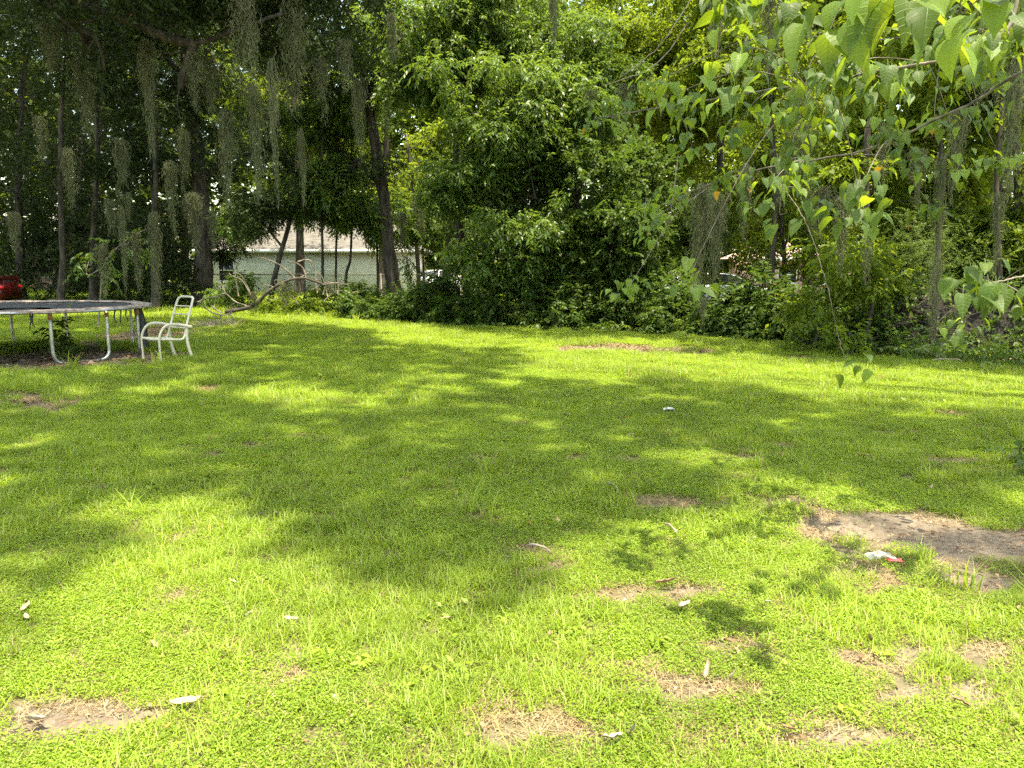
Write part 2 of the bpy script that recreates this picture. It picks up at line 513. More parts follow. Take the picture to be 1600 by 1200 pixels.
# ------------------------------------------------------------------ lawn plants (uncountable): clumps scattered on points
def grass_mat(name, dark, light, trans, dry=(0.30, 0.24, 0.12)):
    m, nt, o = new_mat(name)
    at = N(nt, "ShaderNodeAttribute", attribute_name="v")
    oi = N(nt, "ShaderNodeObjectInfo")
    geo = N(nt, "ShaderNodeNewGeometry")
    nz = N(nt, "ShaderNodeTexNoise"); nz.inputs["Scale"].default_value = 0.9; nz.inputs["Detail"].default_value = 5
    nt.links.new(geo.outputs["Position"], nz.inputs["Vector"])
    s1 = N(nt, "ShaderNodeMath", operation='MULTIPLY_ADD'); nt.links.new(nz.outputs[0], s1.inputs[0]); s1.inputs[1].default_value = 2.0; s1.inputs[2].default_value = -1.0
    s2 = N(nt, "ShaderNodeMath", operation='ADD'); nt.links.new(at.outputs["Fac"], s2.inputs[0]); nt.links.new(s1.outputs[0], s2.inputs[1])
    s3 = N(nt, "ShaderNodeMath", operation='MULTIPLY_ADD'); nt.links.new(oi.outputs["Random"], s3.inputs[0]); s3.inputs[1].default_value = 0.3; nt.links.new(s2.outputs[0], s3.inputs[2]); s3.use_clamp = True
    c = mixc(nt, s3.outputs[0], dark, light)
    gt = N(nt, "ShaderNodeMath", operation='GREATER_THAN'); nt.links.new(at.outputs["Fac"], gt.inputs[0]); gt.inputs[1].default_value = 0.965
    c = mixc(nt, gt.outputs[0], c, dry)
    pb = N(nt, "ShaderNodeBsdfPrincipled"); nt.links.new(c, pb.inputs["Base Color"])
    pb.inputs["Roughness"].default_value = 0.5; pb.inputs["Specular IOR Level"].default_value = 0.35
    tr = N(nt, "ShaderNodeBsdfTranslucent"); nt.links.new(mixc(nt, gt.outputs[0], mixc(nt, s3.outputs[0], tuple(.65*q for q in trans), trans), dry), tr.inputs[0])
    mx = N(nt, "ShaderNodeMixShader"); mx.inputs[0].default_value = 0.42
    nt.links.new(pb.outputs[0], mx.inputs[1]); nt.links.new(tr.outputs[0], mx.inputs[2]); nt.links.new(mx.outputs[0], o.inputs[0])
    return m
M['weed'] = grass_mat("lawn_weed", (0.092, 0.15, 0.012), (0.235, 0.335, 0.03), (0.43, 0.58, 0.02))
M['blade'] = grass_mat("lawn_blade", (0.10, 0.155, 0.014), (0.25, 0.34, 0.035), (0.44, 0.58, 0.025))

def blades(rng, n, rad, hmin, hmax, w, lean=0.5):
    a = rng.uniform(0, 6.283, n); r = rad * np.sqrt(rng.random(n))
    b = np.stack([r * np.cos(a), r * np.sin(a), np.zeros(n)], 1)
    h = rng.uniform(hmin, hmax, n)
    th = rng.uniform(0, 6.283, n); dl = rng.uniform(0.1, lean, n) * h
    d = np.stack([np.cos(th), np.sin(th), np.zeros(n)], 1); s = np.stack([-np.sin(th), np.cos(th), np.zeros(n)], 1) * (w / 2)
    up = np.array([0, 0, 1.0])
    m = b + d * (dl * 0.35)[:, None] + up * (h * 0.6)[:, None]
    e = b + d * dl[:, None] * 1.3 + up * (h * 0.95)[:, None]
    V = np.stack([b - s, b + s, m + s * .9, m - s * .9, e + s * .1, e - s * .1], 1).reshape(-1, 3)
    i = np.arange(n)[:, None] * 6
    Q = np.concatenate([i + np.array([[0, 1, 2, 3]]), i + np.array([[3, 2, 4, 5]])], 0)
    v = rng.uniform(0.2, 0.9, n); v[rng.random(n) < 0.06] = 1.0
    return V, Q, np.tile(v, 2)

def weeds(rng, n, rad, hmax, L, W):
    a = rng.uniform(0, 6.283, n); r = rad * np.sqrt(rng.random(n))
    z = hmax * rng.random(n) ** 0.7
    p = np.stack([r * np.cos(a), r * np.sin(a), z + 0.004], 1)
    th = rng.uniform(0, 6.283, n)
    D = np.stack([np.cos(th), np.sin(th), rng.normal(0.05, 0.3, n)], 1)
    Nn = np.array([0, 0, 1.0]) + rng.normal(size=(n, 3)) * 0.35
    sz = rng.uniform(0.6, 1.3, n)
    V, Q = leaf_quads(p, D, Nn, L * sz, W * sz, 0.12)
    v = rng.uniform(0.05, 0.9, n); v[rng.random(n) < 0.03] = 1.0
    return V, Q, v

def clump(name, parts, mat):
    Vs, Qs, vs, n = [], [], [], 0
    for V, Q, v in parts:
        Vs.append(V); Qs.append(Q + n); vs.append(v); n += len(V)
    me = mesh_quads(name, np.vstack(Vs), np.vstack(Qs), mat, val=np.concatenate(vs))
    return bpy.data.objects.new(name, me)          # never linked: only drawn through the scatter
rg = np.random.default_rng(3)
CL = []
for k in range(5):
    CL.append(clump("weed_clump", [weeds(rg, 680, 0.13, 0.032, 0.0118, 0.0076), blades(rg, 30, 0.12, 0.02, 0.065, 0.0035, 1.2)], M['weed']))
for k in range(3):
    CL.append(clump("blade_clump", [weeds(rg, 260, 0.12, 0.018, 0.013, 0.008), blades(rg, 75, 0.11, 0.03, 0.085, 0.0045, 1.1)], M['blade']))
for k in range(2):
    CL.append(clump("tall_tuft", [blades(rg, 26, 0.05, 0.08, 0.19, 0.007, 1.0)], M['blade']))

M['straw'] = grass_mat("straw_blade", (0.20, 0.14, 0.07), (0.46, 0.36, 0.2), (0.3, 0.22, 0.1))
for k in range(3):
    CL.append(clump("straw_clump", [blades(rg, 90, 0.13, 0.008, 0.03, 0.003, 5.0), weeds(rg, 26, 0.12, 0.015, 0.014, 0.009)], M['straw']))

for k in range(2):
    CL.append(clump("broad_weed", [weeds(rg, 26, 0.06, 0.035, 0.042, 0.022), weeds(rg, 160, 0.12, 0.02, 0.013, 0.008), blades(rg, 16, 0.12, 0.02, 0.06, 0.004, 1.2)], M['blade']))

def scatter(name, pts, rot, scl, idx, objs, label=None):
    me = bpy.data.meshes.new(name)
    me.vertices.add(len(pts)); me.vertices.foreach_set("co", pts.astype(np.float32).ravel())
    for nm, ty, ar in (("rot", 'FLOAT', rot), ("scl", 'FLOAT', scl)):
        at_ = me.attributes.new(nm, ty, 'POINT'); at_.data.foreach_set("value", ar.astype(np.float32))
    at_ = me.attributes.new("idx", 'INT', 'POINT'); at_.data.foreach_set("value", idx.astype(np.int32))
    o = add_mesh(name, me)
    ng = bpy.data.node_groups.new(name, 'GeometryNodeTree')
    ng.interface.new_socket("Geometry", in_out='INPUT', socket_type='NodeSocketGeometry')
    ng.interface.new_socket("Geometry", in_out='OUTPUT', socket_type='NodeSocketGeometry')
    gi = ng.nodes.new("NodeGroupInput"); go = ng.nodes.new("NodeGroupOutput")
    jn = ng.nodes.new("GeometryNodeJoinGeometry")
    for ob in reversed(objs):
        oi = ng.nodes.new("GeometryNodeObjectInfo"); oi.inputs["Object"].default_value = ob
        g2 = ng.nodes.new("GeometryNodeGeometryToInstance")
        ng.links.new(oi.outputs["Geometry"], g2.inputs[0]); ng.links.new(g2.outputs[0], jn.inputs[0])
    ip = ng.nodes.new("GeometryNodeInstanceOnPoints"); ip.inputs["Pick Instance"].default_value = True
    ng.links.new(gi.outputs[0], ip.inputs["Points"]); ng.links.new(jn.outputs[0], ip.inputs["Instance"])
    def attr(nm, ty):
        n = ng.nodes.new("GeometryNodeInputNamedAttribute"); n.data_type = ty; n.inputs[0].default_value = nm
        return n.outputs[0]
    ng.links.new(attr("idx", 'INT'), ip.inputs["Instance Index"])
    cx = ng.nodes.new("ShaderNodeCombineXYZ"); ng.links.new(attr("rot", 'FLOAT'), cx.inputs[2])
    ng.links.new(cx.outputs[0], ip.inputs["Rotation"]); ng.links.new(attr("scl", 'FLOAT'), ip.inputs["Scale"])
    ng.links.new(ip.outputs[0], go.inputs[0])
    md = o.modifiers.new("scatter", 'NODES'); md.node_group = ng
    return o

def lawn_points(y0, y1, dens, rng, pad=1.06, xmin=None):
    c = 1 / math.sqrt(dens); w = 0.66 * y1 + 1
    X, Y = np.meshgrid(np.arange(-w, w, c), np.arange(y0, y1, c))
    x = X.ravel() + rng.uniform(-.6, .6, X.size) * c; y = Y.ravel() + rng.uniform(-.6, .6, X.size) * c
    ok = np.abs(x) < 0.66 * y + 0.8
    return x[ok], y[ok]
xs, ys, sc_, ix = [], [], [], []
for (y0, y1, dens, s) in ((1.7, 4.5, 105, 0.85), (4.5, 9, 70, 1.0), (9, 15, 30, 1.45), (15, 24, 15, 2.0), (24, 50, 4.5, 3.4)):
    x, y = lawn_points(y0, y1, dens, rg)
    d = dirt_at(x, y); be = beyond_edge(x, y)
    pr = np.clip(1.2 - d * 1.15, 0.0, 1)
    pr = np.where((be > 0.6) & (d > 0.5), 0.12, pr)
    ok = rg.random(len(x)) < pr
    ok &= ~((np.hypot(x + 8.9, y - 14.4) < 1.9) & (rg.random(len(x)) < 0.65))
    x, y = x[ok], y[ok]
    pat = vnoise(np.stack([x, y], 1), 1.6, 40) + 0.25 * rg.normal(size=len(x))
    k = np.where(pat > 0.12, rg.integers(5, 8, len(x)), rg.integers(0, 5, len(x)))
    k = np.where((rg.random(len(x)) < 0.008) | ((pat > 0.2) & (x > 2.0) & (y < 4.6) & (rg.random(len(x)) < 0.22)), rg.integers(8, 10, len(x)), k)
    dd = dirt_at(x, y)
    k = np.where(rg.random(len(x)) < 0.05, rg.integers(13, 15, len(x)), k)
    k = np.where((rg.random(len(x)) < np.where(dd > 0.05, 0.3 + 0.7 * dd, 0.06)) & (be[ok] < 0.5), rg.integers(10, 13, len(x)), k)
    xs.append(x); ys.append(y); sc_.append(s * rg.uniform(0.75, 1.25, len(x))); ix.append(k)
x = np.concatenate(xs); y = np.concatenate(ys)
pts = np.stack([x, y, height(x, y) - 0.004], 1)
gr = scatter("grass", pts, rg.uniform(0, 6.283, len(x)), np.concatenate(sc_), np.concatenate(ix), CL)
tag(gr, "short weedy lawn of clover-like leaves and grass blades", "grass", kind="stuff")

# leaf litter along the wood's edge and on bare soil (uncountable)
M['litter'] = foliage("leaf_litter", (0.10, 0.055, 0.03), (0.34, 0.23, 0.13), (0.25, 0.14, 0.05), 0.15, 0.7, 0.3, hue=(0.45, 0.38, 0.28), pos_scale=3)
rl = np.random.default_rng(9)
n = 60000
th = rl.uniform(-0.65, 0.65, n); rr = rl.uniform(2.2, 32, n)
x = rr * np.sin(th); y = rr * np.cos(th)
d = dirt_at(x, y)
ok = rl.random(n) < np.clip(d - 0.2, 0.004, 0.9)
x, y = x[ok], y[ok]; n = len(x)
Pp = np.stack([x, y, height(x, y) + rl.uniform(0.0, 0.02, n)], 1)
t_ = rl.uniform(0, 6.283, n)
sz = np.where(y < 8, rl.uniform(0.5, 1.2, n) * 0.035, rl.uniform(0.5, 1.2, n) * 0.10)
V, Q = leaf_quads(Pp, np.stack([np.cos(t_), np.sin(t_), rl.normal(0, 0.15, n)], 1), np.array([0, 0, 1.0]) + rl.normal(size=(n, 3)) * 0.3, sz, sz * 0.5, 0.25)
o = add_mesh("leaf_litter", mesh_quads("leaf_litter", V, Q, M['litter'], val=rl.uniform(0, 1, n)))
tag(o, "brown leaf litter strewn on bare soil and along the wood's edge", "leaf litter", kind="stuff")

# ================================================================== FAR WOOD
rf = np.random.default_rng(17)
n = 32000
ang = rf.uniform(-0.85, 0.85, n); rad = rf.uniform(56, 82, n)
x = rad * np.sin(ang); y = rad * np.cos(ang)
top = 23 + 4 * np.sin(x * 0.21 + 1) + 3 * np.sin(x * 0.53)
dip = np.exp(-((ang + 0.105) / 0.03) ** 2); dip2 = np.exp(-((ang + 0.305) / 0.014) ** 2)
top = top * (1 - 0.45 * dip) * (1 - 0.35 * dip2)
z = top * rf.random(n) ** 0.85
C = np.stack([x, y, z], 1)
ok = (vnoise(C, 0.35, 3) > -0.45) & (z > 0.6)
C = C[ok]
D = nrm(np.stack([-np.sin(ang[ok]), -np.cos(ang[ok]), rf.uniform(0, 1, ok.sum())], 1))
V, Q, val = sprays(C, D, rf, 1.4, 9, 0.6, 0.34, 0.3)
tag(add_mesh("far_wood", mesh_quads("far_wood", V, Q, M['far'], val=val)), "sunlit far wood closing the view behind the house and trees", "woods", kind="stuff")

# ================================================================== TREES
GT = "trees of the wood behind the lawn"
def gb(px, Y):      # ground point under a pixel column at depth Y
    p = P(px, 480, Y); d = P(px, 480, Y)
    return np.array([d[0], Y, 0.0])

W_ = 0
TREES = [
 # name, label, px, Y, r, path[(px,py)], lobes, n, leaf
 ("oak_tree", "thick black-trunked oak hung with moss, left of the white house", 318, 30, .36, [(316,380),(312,280),(300,180),(290,60)],
   [LB(330,70,29,120,75),LB(300,240,30,80,60),LB(210,30,28,110,70),LB(385,230,31,60,70),LB(300,-80,29,180,90)], 1500, 'oak'),
 ("oak_tree", "dark oak at the far left edge, behind the red car", 30, 35, .22, [(32,380),(28,250),(40,100)],
   [LB(40,130,34,120,110),LB(20,290,34,90,80),LB(100,-30,34,160,110)], 1300, 'oak'),
 ("oak_tree", "slim dark oak behind the trampoline's left half", 95, 28, .13, [(97,380),(93,250),(100,100)],
   [LB(110,80,27,90,70),LB(80,250,28,70,55),LB(150,-40,27,120,80)], 1000, 'oak'),
 ("oak_tree", "slim dark oak standing second behind the trampoline", 147, 31, .15, [(146,380),(152,250),(150,100)],
   [LB(170,180,30,80,70),LB(150,320,31,60,45),LB(60,-60,30,150,90)], 900, 'oak'),
 ("oak_tree", "straight dark oak behind the white chair", 243, 28, .12, [(240,380),(243,250),(236,120)],
   [LB(240,110,28,85,80),LB(225,270,29,60,60)], 850, 'oak'),
 ("oak_tree", "thin oak in deep shade between trampoline and thick oak", 196, 36, .15, [(196,380),(200,250),(205,150)],
   [LB(200,220,36,75,70),LB(190,350,36,70,45),LB(270,-20,36,130,90)], 900, 'oak'),
 ("leaning_tree", "thin tree leaning right in front of the white house wall", 418, 27, .10, [(430,430),(446,370),(458,320),(470,240)],
   [LB(462,300,27,70,42),LB(430,215,27,75,45),LB(395,335,27,55,35)], 560, 'oak'),
 ("sapling", "slender pole-like sapling left of the other two before the house", 503, 27, .055, [(504,400),(502,300),(505,180)],
   [LB(500,290,27,50,45),LB(490,200,27,55,45)], 380, 'laurel'),
 ("sapling", "slender sapling in the middle of three before the house", 524, 28, .045, [(525,400),(527,300),(530,200)],
   [LB(535,310,28,45,32),LB(540,235,28,50,40)], 330, 'laurel'),
 ("sapling", "crooked sapling nearest the leaning dark trunk", 540, 28.5, .06, [(541,430),(548,400),(549,330),(550,200)],
   [LB(560,345,28,40,30),LB(545,170,28,55,40)], 330, 'laurel'),
 ("leaning_tree", "stout dark trunk leaning left, between the house and the bright laurel", 622, 27.5, .27, [(612,430),(604,350),(596,290),(583,210),(570,130),(556,30)],
   [LB(500,60,26,110,85),LB(590,95,27,75,62),LB(430,30,26,80,70),LB(520,-70,27,140,80),LB(560,250,27.5,60,40)], 1900, 'oak'),
 ("laurel_tree", "bright-topped laurel tree lit by the sun in the middle of the wood", 735, 24, .16, [(728,430),(716,330),(712,230),(714,120)],
   [LB(700,60,23,100,70),LB(790,10,23.5,100,70),LB(640,40,24,75,60),LB(745,120,21.8,100,55),LB(860,70,22.3,90,70),LB(660,120,23,60,40)], 2600, 'laurel'),
 ("laurel_tree", "dense dark-green laurel with two black trunks, centre of the wood", 775, 23.5, .15, [(768,430),(752,330),(742,230),(738,150)],
   [LB(800,210,21.5,90,60),LB(880,170,21.3,90,70),LB(730,290,22,80,50),LB(840,310,20.7,90,65),LB(780,385,21,80,52)], 2300, 'laurel'),
 ("oak_tree", "broad dark oak far back in the shade at the left edge", -40, 44, .3, [(-30,380),(-25,200)],
   [LB(-20,250,44,110,90),LB(60,330,45,80,60),LB(-60,60,44,150,110),LB(60,150,45,90,90)], 1000, 'oak'),
 ("oak_tree", "broad dark oak far back in the shade above the trampoline", 120, 46, .3, [(122,380),(125,200)],
   [LB(130,240,46,90,90),LB(170,340,46,70,50),LB(140,80,46,120,110),LB(230,170,46,80,90)], 1100, 'oak'),
 ("oak_tree", "broad dark oak far back behind the thick mossy oak", 290, 56, .3, [(290,350),(290,200)],
   [LB(280,260,56,80,70),LB(340,330,57,60,50),LB(300,100,56,110,110),LB(370,210,56,60,80)], 1000, 'oak'),
 ("young_tree", "bushy young tree right of the house, left of the leaning trunk's top", 590, 29, .06, [(590,420),(588,360)],
   [LB(592,362,29,26,26),LB(585,325,29,45,30),LB(555,340,29,30,18),LB(500,330,29,50,16),LB(375,345,29,30,30)], 330, 'laurel'),
 ("broadleaf_tree", "slender tree over the low pink-roofed building", 1225, 22, .08, [(1226,430),(1222,330),(1230,200)],
   [LB(1235,360,22,50,34),LB(1215,250,22,70,60),LB(1280,400,21,45,22),LB(1180,395,21,30,25)], 420, 'bright'),
 ("broadleaf_tree", "slender tree behind the hedge where the bright twig hangs", 1075, 21.5, .08, [(1076,430),(1070,330)],
   [LB(1060,400,21.5,50,36),LB(1100,340,21.5,50,45)], 330, 'hedge'),
 ("broadleaf_tree", "small tree behind the brush pile", 1440, 20.5, .09, [(1442,430),(1438,330)],
   [LB(1440,390,20.5,60,50),LB(1400,440,20,55,36),LB(1500,430,20.5,60,45),LB(1560,450,19.5,50,40)], 520, 'hedge'),
 ("oak_tree", "oak behind the leaning dark trunk's crown", 600, 38, .2, [(600,300),(605,200),(600,100)],
   [LB(590,120,38,70,60),LB(640,90,38,60,45),LB(560,210,38,40,50),LB(690,110,38,50,36)], 560, 'bright'),
 ("broadleaf_tree", "nearer sunlit broadleaf tree whose boughs reach in from the right", 1700, 12.5, .12, [(1690,300),(1680,150),(1660,0)],
   [LB(1560,150,12.5,80,45),LB(1400,60,13,90,42),LB(1230,40,14,80,42),LB(1480,0,13,120,40),LB(1330,160,14,55,28),LB(1150,110,14.5,60,28)], 300, 'bright'),
 ("broadleaf_tree", "bushy tree closing the gap behind the brush pile's top", 1530, 18.5, .08, [(1530,440),(1528,360)],
   [LB(1500,450,18,60,34),LB(1580,440,18,50,40),LB(1420,470,18,45,24),LB(1540,380,18.5,60,40)], 420, 'hedge'),
 ("slim_tree", "slim straight trunk rising behind the long moss strand at right", 1462, 14.6, .05, [(1464,430),(1470,300),(1468,150),(1474,-40)],
   [LB(1478,120,14.6,40,26),LB(1450,210,14.6,30,20)], 40, 'bright'),
 ("slim_tree", "slim dark trunk behind the middle of the heart-leaved branch", 1208, 18.5, .07, [(1206,430),(1212,300),(1204,150),(1208,-30)],
   [LB(1220,150,18.5,45,34)], 70, 'bright'),
 ("slim_tree", "slim trunk near the right edge, partly veiled in moss", 1560, 15.2, .06, [(1562,430),(1556,300),(1566,150),(1560,-30)],
   [LB(1570,200,15.2,40,30)], 50, 'bright'),
 ("young_tree", "bushy young tree in the gap right of the leaning trunk", 660, 29, .06, [(662,430),(660,370)],
   [LB(662,350,29,45,30),LB(632,400,29,16,30),LB(700,365,29,35,26)], 300, 'laurel'),
 ("laurel_tree", "drooping laurel whose foliage reaches the hedge, right of centre", 905, 22, .14, [(903,430),(900,330),(905,200)],
   [LB(920,260,21,90,75),LB(960,370,20.3,80,70),LB(880,420,21,85,60),LB(990,300,22,60,80),LB(930,130,22.5,75,65)], 2200, 'hedge'),
 ("broadleaf_tree", "yellow-green broadleaf tree behind the laurels, right of centre", 1010, 28, .16, [(1008,400),(1004,250),(1000,100)],
   [LB(980,90,27.5,90,65),LB(1060,60,28,90,80),LB(900,20,28,100,70),LB(1040,200,27,80,80)], 1700, 'bright'),
 ("broadleaf_tree", "slim-trunked bright tree in the gap left of the laurels", 655, 33, .10, [(652,400),(644,300),(636,210)],
   [LB(660,250,33,55,45),LB(640,320,33,55,35),LB(700,215,33,40,28)], 480, 'bright'),
 ("broadleaf_tree", "sunlit broadleaf tree filling the wood behind the saplings", 470, 40, .2, [(468,300),(462,200),(460,100)],
   [LB(450,170,40,80,60),LB(520,200,40,75,75),LB(470,280,41,85,42),LB(400,120,40,60,60),LB(590,290,41,55,60)], 1100, 'bright'),
 ("broadleaf_tree", "bright broadleaf tree behind the long moss strands", 1120, 24, .15, [(1118,400),(1125,250),(1120,80)],
   [LB(1120,140,24,95,80),LB(1150,280,24,80,75),LB(1090,390,23,55,50),LB(1130,0,24,110,80)], 1300, 'bright'),
 ("broadleaf_tree", "yellow-green tree behind the heart-leaved branch", 1265, 26, .2, [(1262,400),(1256,250),(1260,80)],
   [LB(1250,160,26,95,90),LB(1300,300,26,85,75),LB(1230,30,26,110,80),LB(1210,350,27,60,35)], 1300, 'bright'),
 ("broadleaf_tree", "dark-footed tree rising from the shrubs right of the hedge", 1352, 17, .13, [(1354,470),(1350,350),(1356,200)],
   [LB(1370,290,17.5,85,75),LB(1400,150,18,100,90),LB(1330,400,17,60,40),LB(1360,10,18,110,90)], 1100, 'bright'),
 ("broadleaf_tree", "glowing broadleaf tree near the right edge of the wood", 1490, 19, .16, [(1492,430),(1484,300),(1500,150)],
   [LB(1500,220,19,85,85),LB(1540,90,19,100,90),LB(1450,330,19,70,60),LB(1470,0,20,110,80)], 1200, 'bright'),
 ("broadleaf_tree", "last tree at the right edge above the brush pile", 1585, 16, .13, [(1584,430),(1590,300),(1578,150)],
   [LB(1580,260,16,70,90),LB(1600,110,16,80,90),LB(1570,380,16,70,50)], 850, 'bright'),
 ("broadleaf_tree", "distant tree behind the low pink-roofed building", 1180, 50, .3, [(1180,330),(1182,200),(1185,50)],
   [LB(1180,200,50,90,90),LB(1120,320,50,70,50),LB(1240,330,50,70,50),LB(1200,60,50,110,80)], 900, 'bright'),
 ("broadleaf_tree", "distant tree beyond the glowing trees at right", 1420, 45, .3, [(1420,330),(1422,200),(1420,50)],
   [LB(1420,200,45,110,110),LB(1520,300,45,100,90),LB(1400,60,45,140,80),LB(1380,370,45,80,60)], 900, 'bright'),
]
for i, (nm, lab, px, Y, r, path, lobes, n, leaf) in enumerate(TREES):
    base = gb(px, Y)
    pts_ = [base] + [P(a, b, Y) for a, b in path]
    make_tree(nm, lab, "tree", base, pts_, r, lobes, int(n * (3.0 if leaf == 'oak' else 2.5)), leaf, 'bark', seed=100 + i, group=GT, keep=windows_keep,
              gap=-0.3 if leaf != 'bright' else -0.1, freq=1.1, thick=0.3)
# second slim trunks of the central laurels stand as trees of their own
for px, Y, r, lab, path, lb_ in ((700, 26, .13, "dark trunk just left of the laurel, half hidden by shrubs", [(697,430),(704,330),(716,180)], [LB(690,330,26,60,45),LB(720,280,26,50,40)]),
                            (828, 22.5, .09, "slim dark trunk inside the laurel foliage, right of its two trunks", [(826,430),(832,330),(840,250)], [LB(830,300,22,60,50)])):
    b = gb(px, Y)
    make_tree("laurel_tree", lab, "tree", b, [b] + [P(a_, b_, Y) for a_, b_ in path], r, lb_, 420, 'hedge', seed=int(px), group=GT, keep=windows_keep)

# ------------------------------------------------------------------ shrubs
GS = "shrubs and hedge along the back of the lawn"
SHRUBS = [
 ("low shrub under the leaning trunk, where the hedge begins", 590, 23.5, [LB(590,482,23.5,34,22),LB(560,474,24,26,16)], 260, 'hedge'),
 ("leafy shrub in front of the leaning dark trunk's foot", 650, 22.5, [LB(650,480,22.5,45,32),LB(690,455,23,35,30)], 420, 'hedge'),
 ("dark hedge shrub below the laurel's double trunk", 730, 21.5, [LB(735,484,21.5,52,30)], 300, 'hedge'),
 ("dark hedge shrub in the middle of the lawn's back edge", 815, 21, [LB(815,475,21,58,42),LB(830,430,21,48,36)], 560, 'hedge'),
 ("dark hedge shrub under the drooping laurel", 905, 20.5, [LB(905,480,20.5,58,42),LB(920,440,21,50,32)], 560, 'hedge'),
 ("hedge shrub behind the hanging bright twig", 985, 20, [LB(990,475,20,52,48),LB(985,430,20.5,50,40)], 560, 'hedge'),
 ("hedge shrub below the longest moss strands", 1065, 19, [LB(1065,488,19,52,38),LB(1040,450,19.5,40,34)], 450, 'hedge'),
 ("hedge shrub in front of the white car", 1140, 18, [LB(1135,495,18,52,36),LB(1150,470,18,42,20)], 430, 'hedge'),
 ("hedge shrub with glinting leaves right of the white car", 1210, 17.2, [LB(1212,492,17.2,48,40),LB(1195,455,17.5,34,32)], 430, 'hedge'),
 ("dark shrub left of the dark-footed tree", 1290, 16.5, [LB(1290,505,16.5,52,34),LB(1310,475,17,40,24)], 380, 'hedge'),
 ("shrub at the foot of the brush pile", 1365, 15, [LB(1365,525,15,36,24)], 160, 'hedge'),
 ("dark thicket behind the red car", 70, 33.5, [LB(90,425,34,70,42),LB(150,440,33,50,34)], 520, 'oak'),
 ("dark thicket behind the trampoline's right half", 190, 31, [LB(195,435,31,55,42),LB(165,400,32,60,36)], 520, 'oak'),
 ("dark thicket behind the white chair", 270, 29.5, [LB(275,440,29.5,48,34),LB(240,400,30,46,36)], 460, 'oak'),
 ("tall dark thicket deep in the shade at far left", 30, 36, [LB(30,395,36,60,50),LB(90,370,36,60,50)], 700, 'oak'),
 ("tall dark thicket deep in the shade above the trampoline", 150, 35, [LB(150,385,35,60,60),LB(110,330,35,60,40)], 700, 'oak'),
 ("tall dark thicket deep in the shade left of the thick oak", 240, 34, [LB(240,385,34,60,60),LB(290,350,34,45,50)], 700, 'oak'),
 ("dark undergrowth behind the thick oak and window", 345, 31, [LB(350,370,31,40,34),LB(385,350,31,40,30)], 300, 'oak'),
 ("sprouting shrub right of the thick oak's foot", 355, 28, [LB(350,462,28,26,18),LB(378,440,28.5,18,20)], 90, 'laurel'),
 ("weedy shrub under the fallen branch", 450, 25.5, [LB(455,474,25.5,52,10),LB(505,466,26,30,14)], 120, 'bright'),
 ("bushy shrub between saplings and leaning trunk", 560, 26.5, [LB(555,462,26.5,26,20)], 130, 'hedge'),
]
for i, (lab, px, Y, lobes, n, leaf) in enumerate(SHRUBS):
    b = gb(px, Y)
    c = np.array(lobes[0][:3])
    make_tree("shrub", lab, "shrub", b, [b, b + (c - b) * 0.5, c], 0.035, lobes, int(n * 2.0), leaf, seed=300 + i, group=GS, gap=-0.45, thick=0.4, freq=1.6)
# low plants at the hedge's foot
LOW = [(600,500,23.0),(680,508,21.6),(760,512,20.4),(850,512,20),(935,518,19.2),(1010,520,18.6),(1090,525,17.8),(1170,532,16.9),(1255,538,16),(1320,548,15),(1400,558,14.2),(1450,560,13.6),(1560,568,13.0),(1595,570,12.6)]
LOWL = ["leafy ground plants below the leaning trunk", "leafy ground plants left of the laurel's double trunk", "low leafy plant before the laurel's double trunk", "low leafy plant at mid-hedge in the laurel's shade",
        "low leafy plant below the drooping laurel", "low leafy plant under the hanging bright twig", "low leafy plant below the wide moss pair", "low leafy plant in front of the white car's hedge", "low leafy plant below the pink-roofed building",
        "low leafy plant left of the dark-footed tree", "low leafy plant at the brush pile's left end", "low leafy plant beside the pale forked stick", "low leafy plant before the brush pile's right half", "low leafy plant at the right edge before the brush pile"]
for i, (px, py, Y) in enumerate(LOW):
    b = gb(px, Y)
    make_tree("ground_plant", LOWL[i], "plant", b, [b, b + np.array([0, 0, .2])], 0.012,
              [(b[0], b[1], .12, .45, .35, .16), (b[0] + .5, b[1] + .1, .1, .35, .3, .14)], 60, 'laurel', seed=400 + i, group="low plants at the hedge's foot", gap=-1, thick=0.5, limbs=False)
# bright shrubs at right
for i, (lab, px, Y, lobes, n, leaf) in enumerate([
  ("pale feathery-leaved shrub in the sun behind the long moss strand", 1440, 17.5, [LB(1410,425,16,70,36),LB(1500,390,16,70,46),LB(1450,345,16.5,60,30)], 900, 'mimosa'),
  ("broad-leaved bright shrub right of the dark-footed tree's trunk", 1345, 14.5, [LB(1365,432,15,45,22),LB(1320,395,15,52,28)], 190, 'bright'),
  ("bright leafy bough reaching left over the hedge's right end", 1272, 15, [LB(1270,478,15,36,18)], 70, 'bright'),
  ("feathery shrub at the right edge", 1570, 14.5, [LB(1575,395,16.5,60,45)], 380, 'mimosa'),
  ("sunlit low weed in front of the hedge's right end", 1325, 13.9, [LB(1325,530,13.9,18,10)], 26, 'bright')]):
    b = gb(px, Y); c = np.array(lobes[0][:3])
    make_tree("bright_shrub", lab, "shrub", b, [b, b + (c - b) * 0.5 + np.array([.1, 0, 0]), c], 0.04, lobes, n, leaf, seed=500 + i, gap=-0.5, thick=0.4)

